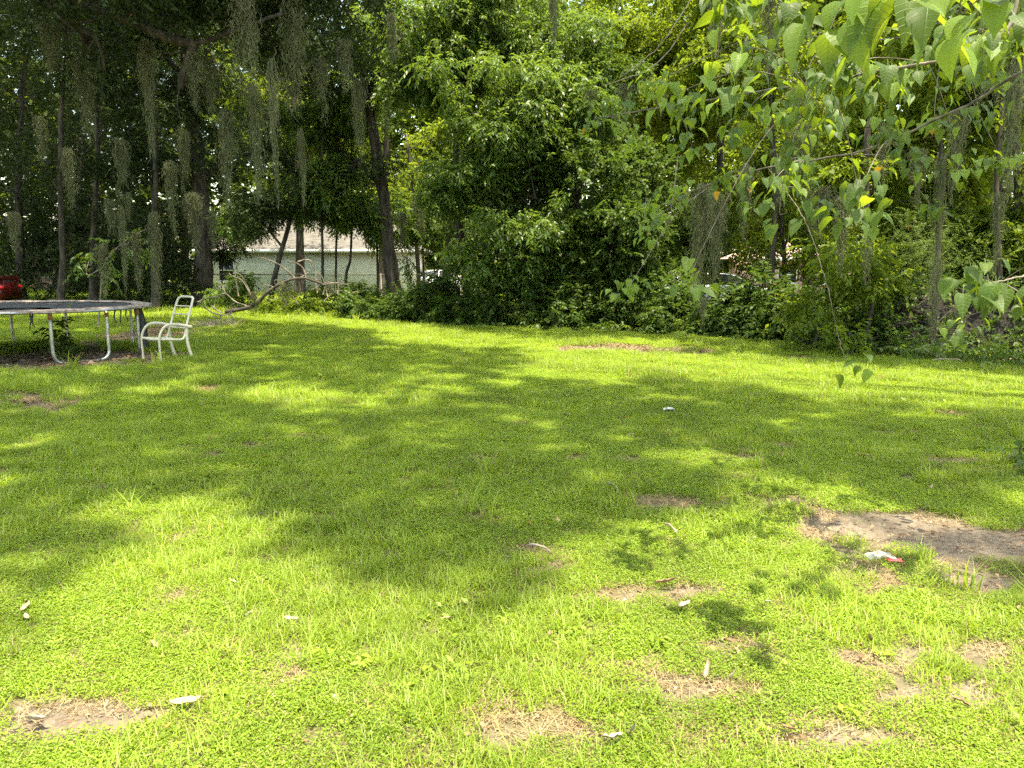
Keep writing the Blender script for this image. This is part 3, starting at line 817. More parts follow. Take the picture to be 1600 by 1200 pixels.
# ------------------------------------------------------------------ left oak that overhangs the lawn (trunk outside the frame)
b = np.array([-15.5, 14.0, 0])
ov = [LB(60,10,14.5,130,70),LB(200,-30,14,120,60),LB(330,-20,14.5,110,50),LB(440,20,16,75,70),LB(545,-10,17,90,95),LB(130,70,15,60,40),LB(400,-60,15,120,60)]
make_tree("overhanging_oak", "big dark oak whose mossy crown hangs over the lawn from the left", "tree", b,
          [b, b + np.array([.4, 0, 2.5]), b + np.array([1.0, .2, 5.0]), P(60,-60,14.5)], .45, ov, 2900, 'oak', seed=77, gap=-0.2, thick=0.45, freq=1.4)
ovt = [o for o in col.objects if o.name.startswith("overhanging_oak")][0]
tb = Tubes(); rb = np.random.default_rng(5)
for pts_, r0, r1 in (([(-40,-60),(100,-10),(190,28),(235,45),(270,62),(303,68)], .10, .075), ([(303,68),(298,85),(288,112),(281,138)], .085, .05), ([(303,68),(330,62),(352,52),(390,40),(440,20)], .05, .03),
                     ([(281,138),(277,160),(281,180)], .012, .006), ([(60,-20),(110,40),(150,60),(165,110)], .05, .02), ([(150,60),(130,85),(118,95)], .02, .01)):
    tb.tube([P(a_, b_, 14.6) for a_, b_ in pts_], r0, r1, 8, n=4 * len(pts_), wob=r1 * 0.25, rng=rb)
tb.build("limb", M['bark'], ovt, off=b)

# ------------------------------------------------------------------ canopy that throws the big shadows: tall oaks beside and behind the viewer
def in_poly(x, y, poly):
    c = np.zeros(len(x), bool); n = len(poly)
    for i in range(n):
        x1, y1 = poly[i]; x2, y2 = poly[(i + 1) % n]
        if y1 == y2: continue
        m = ((y1 > y) != (y2 > y)) & (x < (x2 - x1) * (y - y1) / (y2 - y1) + x1)
        c ^= m
    return c
SHADE = [
 ([(-200,590),(50,596),(70,645),(-200,650)], 0.9),
 ([(640,506),(800,532),(1000,534),(1250,553),(1400,574),(1600,592),(1700,600),(1700,575),(1400,560),(1200,538),(1000,523),(800,518)], 0.95),   # outlines on the lawn, in photo pixels, and how dense
 ([(-500,616),(160,617),(350,612),(385,640),(560,650),(700,632),(800,602),(1000,598),(1150,606),(1300,632),(1450,640),(1700,650),(1900,760),(1500,800),(1330,770),(1250,742),(1200,700),(1080,688),(1080,780),(1010,820),(930,872),(820,888),(690,884),(560,858),(470,800),(330,770),(230,790),(150,800),(60,830),(0,860),(-200,900),(-500,850)], 1.0),
 ([(-200,830),(0,840),(150,790),(220,800),(150,880),(60,960),(0,990),(-200,990)], 0.3),
 ([(-500,500),(0,497),(330,500),(500,512),(620,545),(800,552),(830,575),(760,600),(600,608),(400,606),(350,606),(160,606),(0,606),(-500,620)], 0.85),
 ([(560,600),(700,600),(800,598),(700,636),(560,650)], 0.3),
 ([(1430,800),(1700,800),(1700,900),(1500,880),(1330,840)], 0.5),
]
rs = np.random.default_rng(23)
n = 60000
x = rs.uniform(-17, 15, n); y = rs.uniform(2.0, 27, n)
p0 = np.stack([x, y, np.zeros(n)], 1)
wn_ = p0[:, :2]
pw = p0.copy(); pw[:, 0] += 0.35 * vnoise(wn_, 1.6, 61) ; pw[:, 1] += 0.35 * vnoise(wn_, 1.6, 62)
qx, qy, _ = proj(pw)
dens = np.zeros(n)
for poly, a in SHADE: dens = np.maximum(dens, a * in_poly(qx, qy, poly))
dens *= np.where(vnoise(wn_, 1.1, 63) < -0.95, 0.3, 1.0)
ok = rs.random(n) < dens * 0.48
g0 = p0[ok]; m_ = len(g0)
h = rs.uniform(19.0, 26.0, m_)
sd = np.array(SUN_DIR)
C = g0 + (sd / sd[2])[None, :] * h[:, None]
CAN = [("shade_oak", "tall oak left of the viewer, its crown above the lawn", np.array([-10.5, 5.0, 0])),
       ("shade_oak", "tall oak right of the viewer, its crown above the lawn", np.array([10.5, 5.5, 0])),
       ("shade_oak", "tall oak far left beside the trampoline, outside the frame", np.array([-18.0, 17.0, 0]))]
bases = np.array([c[2] for c in CAN])
CANW = []  # high crowns added over the woods and brush pile to darken them
for x0_, x1_, y0_, y1_, n_ in ((-34, -9.5, 23, 33, 1300), (6.5, 14, 14.5, 19, 330), (-36, -15, 33, 43, 1200), (-40, -18, 54, 62, 600), (7.5, 32, 25, 46, 600)):
    CANW.append(np.stack([rs.uniform(x0_, x1_, n_), rs.uniform(y0_, y1_, n_), rs.uniform(16, 21, n_)], 1))
near = np.argmin(np.linalg.norm(C[:, None, :2] - bases[None, :, :2], axis=2), 1)
for k, (nm, lab, bs) in enumerate(CAN):
    sel = C[near == k]
    if not len(sel): continue
    t = empty(nm, bs); tag(t, lab, "tree", "tall oaks around the viewer")
    tb = Tubes(); rr_ = np.random.default_rng(k + 50)
    topz = 15.5
    tb.tube([bs, bs + [0.2, 0.1, 5], bs + [0.1, 0.3, 10], bs + [0, 0, topz]], .42, .28, 10, n=12, wob=0.03, rng=rr_)
    tb.build("trunk", M['bark'], t, off=bs)
    lb = Tubes()
    ends = sel[rr_.choice(len(sel), min(16, len(sel)), replace=False)]
    for e in ends:
        a_ = bs + np.array([0, 0, rr_.uniform(12, topz)])
        mid = (a_ + e) / 2 + np.array([0, 0, 0.9])
        lb.tube([a_, mid, e], .07, .012, 5, n=8, wob=.04, rng=rr_)
    lb.build("limbs", M['bark'], t, off=bs)["kind"] = "stuff"
    V, Q, val = sprays(sel, nrm(rr_.normal(size=sel.shape)), rr_, 0.55, 15, 0.17, 0.10, 0.15, flat=1.4)
    o = add_mesh("crown", mesh_quads("crown", V - bs, Q, M['oak'], val=val), t); o["kind"] = "stuff"

for (lab, bs, pts3) in (("very tall oak added to shade the dark wood at left from overhead", np.array([-24.0, 27.0, 0]), np.vstack([CANW[0], CANW[2], CANW[3]])), ("very tall oak added to shade the wood and brush pile at right from overhead", np.array([24.0, 27.0, 0]), np.vstack([CANW[1], CANW[4]]))):
    t = empty("shade_oak", bs); tag(t, lab, "tree", "tall oaks around the viewer")
    rr_ = np.random.default_rng(int(bs[0]) + 60)
    tb = Tubes(); tb.tube([bs, bs + [0.2, 0.1, 6], bs + [0.1, 0.3, 12], bs + [0, 0, 17]], .5, .25, 10, n=12, wob=0.03, rng=rr_); tb.build("trunk", M['bark'], t, off=bs)
    lb = Tubes()
    for e in pts3[rr_.choice(len(pts3), 24, replace=False)]:
        a_ = bs + np.array([0, 0, rr_.uniform(13, 16.5)]); lb.tube([a_, (a_ + e) / 2 + np.array([0, 0, 1.0]), e], .12, .02, 5, n=8, wob=.04, rng=rr_)
    lb.build("limbs", M['bark'], t, off=bs)["kind"] = "stuff"
    V, Q, val = sprays(pts3, nrm(rr_.normal(size=pts3.shape)), rr_, 0.9, 15, 0.30, 0.18, 0.15, flat=1.4)
    o = add_mesh("crown", mesh_quads("crown", V - bs, Q, M['oak'], val=val), t); o["kind"] = "stuff"

# ================================================================== HOUSE
M['white_wall'] = simple("white_wall", (0.66, 0.66, 0.54), (0.78, 0.78, 0.68), 1.5, 0.8, bump=0.002)
M['roof'] = simple("roof_shingle", (0.05, 0.048, 0.045), (0.15, 0.14, 0.13), 5, 0.9, bump=0.01, stretch=(0.5, 3, 3))
M['trim'] = simple("white_trim", (0.72, 0.72, 0.68), (0.8, 0.8, 0.78), 3, 0.5)
M['glass'] = simple("dark_glass", (0.02, 0.025, 0.03), None, rough=0.08, spec=0.8)
M['pink_roof'] = simple("pink_roof", (0.36, 0.24, 0.2), (0.55, 0.4, 0.34), 4, 0.9)

def house(name, label, x0, x1, yf, depth, hw, hr, wins, group=None, wall='white_wall', roofm='roof', over=0.5, hip=2.2, doors=()):
    base = np.array([(x0 + x1) / 2, yf, 0.0])
    t = empty(name, base); tag(t, label, "house", group)
    def R(v): return v - base
    # front wall with openings, as butt-jointed panels
    w = Tubes()
    ops = sorted([(a, b, c, d) for a, b, c, d in wins] + [(a, b, 0, d) for a, b, d in doors])
    cur = x0
    for a, b, z0, z1 in ops:
        w.box(((cur + a) / 2, yf + .1, hw / 2), (a - cur, .2, hw))
        if z0 > 0: w.box(((a + b) / 2, yf + .1, z0 / 2), (b - a, .2, z0))
        w.box(((a + b) / 2, yf + .1, (z1 + hw) / 2), (b - a, .2, hw - z1))
        cur = b
    w.box(((cur + x1) / 2, yf + .1, hw / 2), (x1 - cur, .2, hw))
    w.box((x0 + .1, yf + .2 + (depth - .4) / 2, hw / 2), (.2, depth - .4, hw)); w.box((x1 - .1, yf + .2 + (depth - .4) / 2, hw / 2), (.2, depth - .4, hw))
    w.box(((x0 + x1) / 2, yf + depth - .1, hw / 2), (x1 - x0, .2, hw))
    w.build("wall", M[wall], t, smooth=False, off=base)
    r_ = Tubes()
    X0, X1, Y0, Y1 = x0 - over, x1 + over, yf - over, yf + depth + over
    ym = (Y0 + Y1) / 2; z0 = hw + .02; z1 = hr
    a_, b_, c_, d_ = (X0, Y0, z0), (X1, Y0, z0), (X1, Y1, z0), (X0, Y1, z0)
    e_, f_ = (X0 + hip, ym, z1), (X1 - hip, ym, z1)
    r_.quad(a_, b_, f_, e_); r_.quad(c_, d_, e_, f_)
    r_.quad(b_, c_, f_, f_); r_.quad(d_, a_, e_, e_)
    r_.quad((X0, Y0, z0 - .04), (X0, Y1, z0 - .04), (X1, Y1, z0 - .04), (X1, Y0, z0 - .04))
    rf_ = r_.build("roof", M[roofm], t, smooth=False, off=base)
    fs = Tubes(); fs.box(((X0 + X1) / 2, Y0 - .02, z0 - .06), (X1 - X0, .04, .18)); fs.build("fascia", M['trim'], t, smooth=False, off=base)
    for a, b, c, d in wins:
        wf = Tubes()
        for q in ((a + .03, b - .03, c, c + .06), (a + .03, b - .03, d - .06, d)): wf.box(((q[0] + q[1]) / 2, yf + .06, (q[2] + q[3]) / 2), (q[1] - q[0] - .06, .08, .06))
        wf.box((a + .03, yf + .06, (c + d) / 2), (.06, .08, d - c)); wf.box((b - .03, yf + .06, (c + d) / 2), (.06, .08, d - c))
        wf.box(((a + b) / 2, yf + .06, (c + d) / 2), (b - a - .12, .06, .05))
        wo = wf.build("window", M['trim'], t, smooth=False, off=base)
        gl = Tubes(); gl.box(((a + b) / 2, yf + .1, (c + d) / 2), (b - a - .12, .02, d - c - .12)); gl.build("pane", M['glass'], wo, smooth=False, off=base)
        sl = Tubes(); sl.box(((a + b) / 2, yf - .05, c - .05), (b - a + .1, .12, .08)); sl.build("sill", M['trim'], wo, smooth=False, off=base)
    for a, b, d in doors:
        dd = Tubes(); dd.box(((a + b) / 2, yf + .08, d / 2), (b - a - .02, .06, d)); dd.build("door", M['trim'], t, smooth=False, off=base)
    return t
YH = 44.0
hx0, hx1 = P(322, 420, YH)[0], P(640, 420, YH)[0]
wx = P(340, 420, YH)[0]; wx1 = P(366, 420, YH)[0]
house("house", "low white house with weathered grey roof, half hidden behind trees at left", hx0, hx1, YH, 7.5, 2.42, 4.25, [(wx, wx1, 0.75, 1.95)], doors=())
bx0, bx1 = P(640, 420, 62)[0], P(702, 420, 62)[0]
house("shed", "small pale outbuilding with red-brown roof edge, seen between trunks", bx0, bx1, 62, 4, 2.5, 3.6, [(bx0 + 1.3, bx0 + 2.0, 1.0, 2.0)], roofm='pink_roof', hip=0.6)
rx0, rx1 = P(1190, 420, 40)[0], P(1330, 420, 40)[0]
house("low_building", "low building with pinkish roof glimpsed above the hedge at right", rx0, rx1, 40, 6, 1.95, 3.1, [(rx0 + .8, rx0 + 1.8, .7, 1.6), (rx0 + 2.6, rx0 + 3.6, .7, 1.6)], wall='pink_roof', roofm='pink_roof')
rx0, rx1 = P(40, 420, 52)[0], P(125, 420, 52)[0]
house("far_house", "pinkish house scrap glimpsed through the dark wood at far left", rx0, rx1, 52, 6, 2.7, 4.0, [(rx0 + .8, rx0 + 1.8, .9, 2.0)], wall='pink_roof', roofm='pink_roof')

# ------------------------------------------------------------------ chain-link fence
M['galv'] = simple("galvanised_steel", (0.30, 0.31, 0.31), (0.5, 0.51, 0.5), 12, 0.38, metal=0.85)
M['old_steel'] = simple("dull_fence_steel", (0.06, 0.06, 0.055), (0.16, 0.15, 0.13), 20, 0.6, metal=0.4)
def fence(label, pa, pb, h, step):
    pa = np.asarray(pa, float); pb = np.asarray(pb, float)
    base = (pa + pb) / 2
    t = empty("chain_link_fence", base); tag(t, label, "fence", "chain-link fences")
    L = np.linalg.norm(pb - pa); d = (pb - pa) / L; up = np.array([0, 0, 1.0])
    n = max(2, int(round(L / step)))
    for k in range(n + 1):
        q = pa + d * L * k / n
        tb = Tubes(); tb.tube([q, q + up * (h + .05)], .03, .03, 8); tb.build("post", M['old_steel'], t, off=base)
    tb = Tubes(); tb.tube([pa + up * h, pb + up * h], .024, .024, 6); tb.build("rail", M['old_steel'], t, off=base)
    ms = Tubes(); s = 0.12; w = .0028
    kx = np.arange(-h, L, s)
    sd_ = np.cross(d, up) * .004
    for q in kx:
        for sg in (1, -1):
            a0, a1 = max(q, 0), min(q + h, L)
            if a1 <= a0: continue
            z0, z1 = (a0 - q), (a1 - q)
            if sg < 0: z0, z1 = h - z0, h - z1
            A, B = pa + d * a0 + up * (z0 * .97 + .03), pa + d * a1 + up * (z1 * .97 + .03)
            ms.quad(A - up * w + sd_ * sg, B - up * w + sd_ * sg, B + up * w + sd_ * sg, A + up * w + sd_ * sg)
    o = ms.build("mesh", M['old_steel'], t, smooth=False, off=base); o["kind"] = "stuff"
fence("chain-link fence in front of the white house and leaning trunk", gb(300, 32.5), gb(700, 31), 1.25, 2.6)
fence("chain-link fence running behind the hedge at centre and right", gb(720, 28), gb(1340, 22), 1.2, 2.8)

# ------------------------------------------------------------------ cars
M['red_paint'] = simple("red_paint", (0.065, 0.004, 0.004), (0.085, 0.005, 0.005), 3, 0.35, spec=0.6)
M['white_paint'] = simple("white_paint", (0.7, 0.72, 0.74), (0.78, 0.79, 0.8), 3, 0.25, spec=0.6)
M['rubber'] = simple("tyre_rubber", (0.015, 0.015, 0.015), (0.03, 0.03, 0.03), 30, 0.85)
M['black_plastic'] = simple("black_plastic", (0.012, 0.012, 0.013), (0.03, 0.03, 0.032), 12, 0.5)
M['tail_red'] = simple("tail_light", (0.4, 0.01, 0.01), None, rough=0.15)
M['lamp_glass'] = simple("lamp_glass", (0.7, 0.7, 0.7), None, rough=0.1)

def car(name, label, loc, rz, paint, spoiler=False):
    """nose at +x, tail at -x, 4.4 m long"""
    t = empty(name, loc, rz); tag(t, label, "car", "parked cars")
    st = [  # x, half width, sill z, belt z
     (-2.20,.60,.42,.72),(-2.12,.74,.30,.86),(-1.9,.80,.24,.93),(-1.45,.84,.22,.95),(-.9,.86,.2,.93),(0,.87,.2,.90),(.8,.87,.2,.88),(1.25,.86,.22,.84),(1.7,.82,.24,.76),(2.05,.74,.28,.66),(2.2,.60,.36,.56)]
    def arch(x, z):
        for wx_ in (-1.33, 1.33):
            dx = abs(x - wx_)
            if dx < .38: z = max(z, .28 + math.sqrt(max(0, .38 ** 2 - dx * dx)))
        return z
    xs_ = sorted(set([s[0] for s in st] + [w_ + q for w_ in (-1.33, 1.33) for q in (-.39, -.36, -.28, -.15, 0, .15, .28, .36, .39)]))
    S = np.array(st)
    V, F = [], []
    for x_ in xs_:
        hw, sz, bz = (np.interp(x_, S[:, 0], S[:, k]) for k in (1, 2, 3))
        a_ = min(arch(x_, sz), bz - .12)
        mz = (a_ + bz) / 2
        prof = [(0, a_), (hw * .9, a_), (hw, a_ + .03), (hw * 1.01, mz), (hw * .97, bz - .05), (hw * .86, bz), (0, bz + .03)]
        ring = [(x_, y_, z_) for y_, z_ in prof] + [(x_, -y_, z_) for y_, z_ in prof[-2:0:-1]]
        V += ring
    m = 12; n = len(xs_)
    for i in range(n - 1):
        for j in range(m):
            F.append((i * m + j, i * m + (j + 1) % m, (i + 1) * m + (j + 1) % m, (i + 1) * m + j))
    F.append(tuple(range(m))[::-1]); F.append(tuple((n - 1) * m + j for j in range(m)))
    bo = pm("body", V, F, M[paint], t, smooth=True)
    # cabin: glass then roof
    cb = [(-1.75,.70,.92),(-1.15,.60,1.24),(-.55,.56,1.33),(.05,.56,1.32),(.45,.60,1.20),(1.0,.72,.90)]
    V, F = [], []
    for x_, hw, z_ in cb: V += [(x_, .76, .9), (x_, hw, z_ - .03), (x_, -hw, z_ - .03), (x_, -.76, .9)]
    for i in range(len(cb) - 1):
        for j in range(3): F.append((i * 4 + j, i * 4 + j + 1, i * 4 + j + 5, i * 4 + j + 4))
    F += [(0, 1, 2, 3), tuple(len(V) - 4 + j for j in (3, 2, 1, 0))]
    pm("window", V, F, M['glass'], t)
    V, F = [], []
    rf_ = [(-1.15,.61,1.235),(-.85,.59,1.30),(-.5,.58,1.335),(.05,.58,1.325),(.25,.60,1.28)]
    for x_, hw, z_ in rf_: V += [(x_, hw, z_ - .03), (x_, hw * .8, z_), (x_, -hw * .8, z_), (x_, -hw, z_ - .03)]
    for i in range(len(rf_) - 1):
        for j in range(3): F.append((i * 4 + j, i * 4 + j + 1, i * 4 + j + 5, i * 4 + j + 4))
    pm("roof", V, F, M[paint], t, smooth=True)
    for sy in (-1, 1):
        for pp3, ra, rb3 in (([(-1.78, .74 * sy, .93), (-1.15, .615 * sy, 1.22)], .045, .04), ([(-.35, .80 * sy, .9), (-.30, .59 * sy, 1.3)], .035, .03), ([(1.02, .74 * sy, .9), (.45, .62 * sy, 1.19), (.2, .60 * sy, 1.28)], .04, .035)):
            pl = Tubes(); pl.tube(pp3, ra, rb3, 6); pl.build("pillar", M[paint], t)
    for wx_ in (-1.33, 1.33):
        for sy in (-1, 1):
            V, F = [], []; k = 20
            prof = [(.20, .11), (.30, .11), (.325, .08), (.325, -.08), (.30, -.11), (.20, -.11)]
            for q in range(k):
                a_ = q / k * 2 * math.pi
                V += [(wx_ + r * math.cos(a_), sy * .76 + w_, .33 + r * math.sin(a_)) for r, w_ in prof]
            for q in range(k):
                for j in range(6): F.append((q * 6 + j, q * 6 + (j + 1) % 6, ((q + 1) % k) * 6 + (j + 1) % 6, ((q + 1) % k) * 6 + j))
            w_o = pm("wheel", V, F, M['rubber'], t, smooth=True)
            rt = Tubes()
            for q in range(5):
                a_ = q / 5 * 2 * math.pi
                c_ = np.array([wx_, sy * .84, .33])
                rt.tube([c_, c_ + np.array([math.cos(a_), 0, math.sin(a_)]) * .2], .03, .025, 5)
            rt.tube([(wx_ + .2 * math.cos(q / 16 * 6.2832), sy * .84, .33 + .2 * math.sin(q / 16 * 6.2832)) for q in range(17)], .018, .018, 5)
            rt.build("rim", M['galv'], w_o)
    for sy in (-1, 1):
        q = Tubes(); q.box((-2.13, sy * .60, .74), (.10, .30, .13)); q.build("tail_light", M['tail_red'], t, smooth=False)
        q = Tubes(); q.box((2.08, sy * .58, .58), (.12, .26, .10)); q.build("headlight", M['lamp_glass'], t, smooth=False)
        q = Tubes(); q.box((.75, sy * .93, .92), (.12, .14, .10)); q.build("mirror", M[paint], t, smooth=False)
        q = Tubes(); q.box((-.1, sy * .885, .78), (.16, .02, .03)); q.build("door_handle", M['black_plastic'], t, smooth=False)
    if spoiler:
        q = Tubes(); q.tube([(-2.05, -.68, 1.02), (-2.06, -.5, 1.1), (-2.06, .5, 1.1), (-2.05, .68, 1.02)], .09, .09, 8, n=10, flat=(1, .25))
        for sy in (-.5, .5): q.box((-2.02, sy, 1.0), (.08, .03, .16))
        q.build("spoiler", M[paint], t)
    return t
cp = P(20, 441, 32)
car("red_car", "shaded red two-door car with rear spoiler, cut off by the left edge", (cp[0] - 2.15, 31.8, 0), math.pi + 0.06, 'red_paint', True)
cp = P(1122, 455, 30)
car("white_car", "white car showing only its roof above the hedge at right", (cp[0], 30, -0.45 + .45), 0.1, 'white_paint')
cp = P(690, 440, 50)
car("white_car", "white car far off between the dark trunks in the centre", (cp[0], 50, 0), 0.3, 'white_paint')

# ================================================================== TRAMPOLINE
M['mat_black'] = simple("trampoline_mat", (0.02, 0.02, 0.022), (0.055, 0.055, 0.055), 6, 0.7, bump=0.001)
M['rusty'] = simple("rusty_edge", (0.16, 0.10, 0.07), (0.36, 0.32, 0.28), 14, 0.8, bump=0.003)
M['rust'] = simple("rust", (0.20, 0.08, 0.03), (0.36, 0.18, 0.08), 25, 0.85)
TC = np.array([-8.85, 14.45, 0.0]); TR = 2.15; TH = 0.86
t = empty("trampoline", TC); tag(t, "round trampoline with worn black mat and grey tube legs, cut off at left", "trampoline")
aa = np.linspace(0, 2 * math.pi, 73)
tb = Tubes(); tb.tube([(TR * math.cos(a_), TR * math.sin(a_), TH + .006 * math.sin(3 * a_)) for a_ in aa], .024, .024, 8); tb.build("frame", M['galv'], t)
rt = np.random.default_rng(8)
V, F = [(0, 0, TH - .04)], []
for ri, r_ in enumerate((.5, 1.0, 1.5, 1.86)):
    for a_ in aa[:-1]: V.append((r_ * math.cos(a_), r_ * math.sin(a_), TH - .04 * (1 - (r_ / 1.9) ** 2) + .004))
for j in range(72): F.append((0, 1 + j, 1 + (j + 1) % 72))
for ri in range(3):
    for j in range(72): F.append((1 + ri * 72 + j, 1 + ri * 72 + (j + 1) % 72, 1 + (ri + 1) * 72 + (j + 1) % 72, 1 + (ri + 1) * 72 + j))
pm("mat", V, F, M['mat_black'], t, smooth=True)
# weathered remains of the spring cover: an uneven strip over the springs
V, F = [], []
for j, a_ in enumerate(aa[:-1]):
    ri = 1.86 + .04 * math.sin(9 * a_) + rt.normal() * .012; ro = 2.17 + .02 * math.sin(7 * a_ + 1)
    V += [(ri * math.cos(a_), ri * math.sin(a_), TH + .018), ((ri + ro) / 2 * math.cos(a_), (ri + ro) / 2 * math.sin(a_), TH + .035 + abs(rt.normal()) * .008), (ro * math.cos(a_), ro * math.sin(a_), TH + .022),
          (ro * math.cos(a_), ro * math.sin(a_), TH - .002 - abs(rt.normal()) * .012)]
for j in range(72):
    k = (j + 1) % 72
    for q in range(3): F.append((j * 4 + q, j * 4 + q + 1, k * 4 + q + 1, k * 4 + q))
pm("edge_pad", V, F, M['rusty'], t, smooth=False)
# springs
sp = Tubes()
for a_ in np.linspace(0, 2 * math.pi, 80, endpoint=False): sp.tube([(1.84 * math.cos(a_), 1.84 * math.sin(a_), TH), (2.13 * math.cos(a_), 2.13 * math.sin(a_), TH)], .007, .007, 4)
o = sp.build("springs", M['galv'], t); o["kind"] = "stuff"
def uleg(a0, a1, foot=True, rgt=True):
    p_ = lambda a_, z_, rr=TR: np.array([rr * math.cos(a_), rr * math.sin(a_), z_])
    tb = Tubes()
    A, B = p_(a0, TH - .02), p_(a1, TH - .02)
    d = nrm(B - A)
    pa = [A, A * [1, 1, 0] + [0, 0, .25], A * [1, 1, 0] + [0, 0, .10] + d * .03, A * [1, 1, 0] + [0, 0, .03] + d * .10, A * [1, 1, 0] + d * .20 + [0, 0, .012]]
    pb_ = [B * [1, 1, 0] - d * .16 + [0, 0, .02], B * [1, 1, 0] - d * .06 + [0, 0, .05], B * [1, 1, 0] + [0, 0, .14], B * [1, 1, 0] + [0, 0, .28], B]
    tb.tube(pa, .029, .029, 8, n=18)
    tb.tube(pb_, .029, .029, 8, n=18)
    tb.tube([pa[-1], pb_[0]], .02, .02, 8)
    lg = tb.build("leg", M['galv'], t)
    sl = Tubes()
    for q in (A, B): sl.tube([q - [0, 0, .02], q - [0, 0, .10]], .035, .035, 8)
    sl.build("leg_socket", M['rust'], lg)
def tang(px, py_near=True):
    """angle on the ring that shows at this photo column"""
    best = None
    for a_ in np.linspace(-math.pi, 0, 721) if py_near else np.linspace(0, math.pi, 721):
        q = TC + np.array([TR * math.cos(a_), TR * math.sin(a_), .5])
        x_, y_, _ = proj(q[None, :])
        e = abs(x_[0] - px)
        if best is None or e < best[0]: best = (e, a_)
    return best[1]
uleg(tang(80), tang(168))
uleg(tang(216), tang(205, False))
uleg(tang(18, False), tang(103, False))
uleg(tang(-90), tang(-20))
# perished straps hanging from the frame
for px in (50, 54, 182, 191, 199, 212):
    a_ = tang(px); c = np.array([TR * math.cos(a_), TR * math.sin(a_), TH - .02])
    tb = Tubes(); L_ = rt.uniform(.14, .26)
    tb.tube([c, c + [rt.normal() * .02, 0, -L_ * .5], c + [rt.normal() * .02, 0, -L_]], .014, .008, 5, n=6, wob=.004, rng=rt)
    tb.build("strap", M['black_plastic'], t)
# small plant growing under the trampoline
b = gb(94, 14.0)
make_tree("seedling", "small dark seedling growing up under the trampoline", "plant", b, [b, b + np.array([.02, 0, .3]), b + np.array([0, 0, .6])], 0.008,
          [(b[0], b[1], .42, .14, .12, .25)], 26, 'hedge', seed=61, gap=-2, thick=.6, limbs=False)
# black post beside the trampoline
b = G(226, 547); b = np.array([b[0], b[1], 0])
tb = Tubes(); tb.tube([b, b + [-.01, 0, .3], b + [-.05, 0, .62], b + [-.06, 0, .83]], [.095, .09, .085, .085, .08, .08, .085, .075], sides=8, n=8, wob=.012, rng=rt)
tb.tube([b + [0, 0, .02], b + [.07, -.03, .1], b + [.05, -.02, .25]], .05, .03, 6, n=5)
tag(tb.build("post", M['black_plastic']), "black wrapped post standing between trampoline and white chair", "post")

# ================================================================== CHAIR
M['chair_white'] = simple("chair_white", (0.46, 0.43, 0.33), (0.56, 0.53, 0.42), 10, 0.4, spec=0.5)
CG = G(261, 561)
ch = empty("garden_chair", CG); tag(ch, "white metal garden armchair with bare strap frame, beside the trampoline", "chair")
fwd = nrm(np.array([-0.58, -0.81, 0])); side = np.array([-fwd[1], fwd[0], 0])   # side points to the near arm
if side[1] > 0: side = -side
upv = np.array([0, 0, 1.0])
def cpt(f, s, z): return fwd * f + side * s + upv * z
for s_ in (-.27, .27):
    tb = Tubes()
    tb.tube([cpt(.27, s_, 0), cpt(.28, s_, .25), cpt(.27, s_, .42), cpt(.19, s_, .56), cpt(.07, s_, .61), cpt(-.10, s_, .60), cpt(-.27, s_, .56), cpt(-.34, s_, .55)], .021, .021, 8, n=34, flat=(1.3, .8))
    tb.build("arm", M['chair_white'], ch)
    tb = Tubes(); tb.tube([cpt(-.25, s_ * .96, .555), cpt(-.24, s_ * .96, .35), cpt(-.26, s_ * .96, .2), cpt(-.32, s_ * .96, 0)], .028, .03, 8, n=14, flat=(1.3, .8)); tb.build("leg", M['chair_white'], ch)
tb = Tubes()
bl = [cpt(.26, -.25, .37), cpt(.0, -.25, .35), cpt(-.14, -.25, .345), cpt(-.20, -.25, .40), cpt(-.27, -.24, .62), cpt(-.40, -.23, .98), cpt(-.435, -.19, 1.045), cpt(-.44, -.12, 1.06)]
br = [v_ * 1 for v_ in bl]
full = bl + [v_ - 2 * side * (v_ @ side) for v_ in bl[::-1]]
tb.tube(full, .02, .02, 8, n=70); tb.build("back_frame", M['chair_white'], ch)
tb = Tubes(); tb.tube([cpt(.26, -.27, .375), cpt(.265, .0, .36), cpt(.26, .27, .375)], .021, .021, 8, n=8); tb.build("seat_rail", M['chair_white'], ch)
for f_, z_ in ((-.375, .90), (-.33, .76), (-.255, .53)):
    tb = Tubes(); tb.tube([cpt(f_, -.235, z_), cpt(f_ - .012, 0, z_), cpt(f_, .235, z_)], .038, .038, 8, n=7, flat=(1, .28)); o = tb.build("slat", M['chair_white'], ch)
tb = Tubes(); tb.tube([cpt(-.12, -.25, .345), cpt(-.12, .25, .345)], .014, .014, 6); tb.build("cross_bar", M['chair_white'], ch)

# ================================================================== FALLEN BRANCH
Yb = 24.0
def fp(px, py, Y=Yb): return P(px, py, Y)
b = gb(400, Yb)
fb = empty("fallen_branch", b); tag(fb, "big fallen dead branch arching before the white house wall", "branch")
rb = np.random.default_rng(12)
tb = Tubes()
tb.tube([fp(352,488), fp(395,478), fp(420,455), fp(450,438), fp(478,435), fp(505,445), fp(530,462)], .065, .025, 8, n=22, wob=.012, rng=rb)
tb.build("branch", M['bark'], fb, off=b)
for q in ([(462,436),(445,420),(425,408),(405,402)],[(470,434),(480,428),(484,422)],[(478,435),(474,420),(462,410),(445,407)],[(466,409),(478,406),(488,410),(492,424)],[(505,445),(525,442),(545,444)],
          [(385,478),(365,470),(352,458),(340,462)],[(366,487),(362,478),(368,472)],[(330,478),(345,488),(365,490)]):
    tb = Tubes(); tb.tube([fp(*k) for k in q], .03, .01, 5, n=10, wob=.01, rng=rb); tb.build("twig", M['bark_light'], fb, off=b)
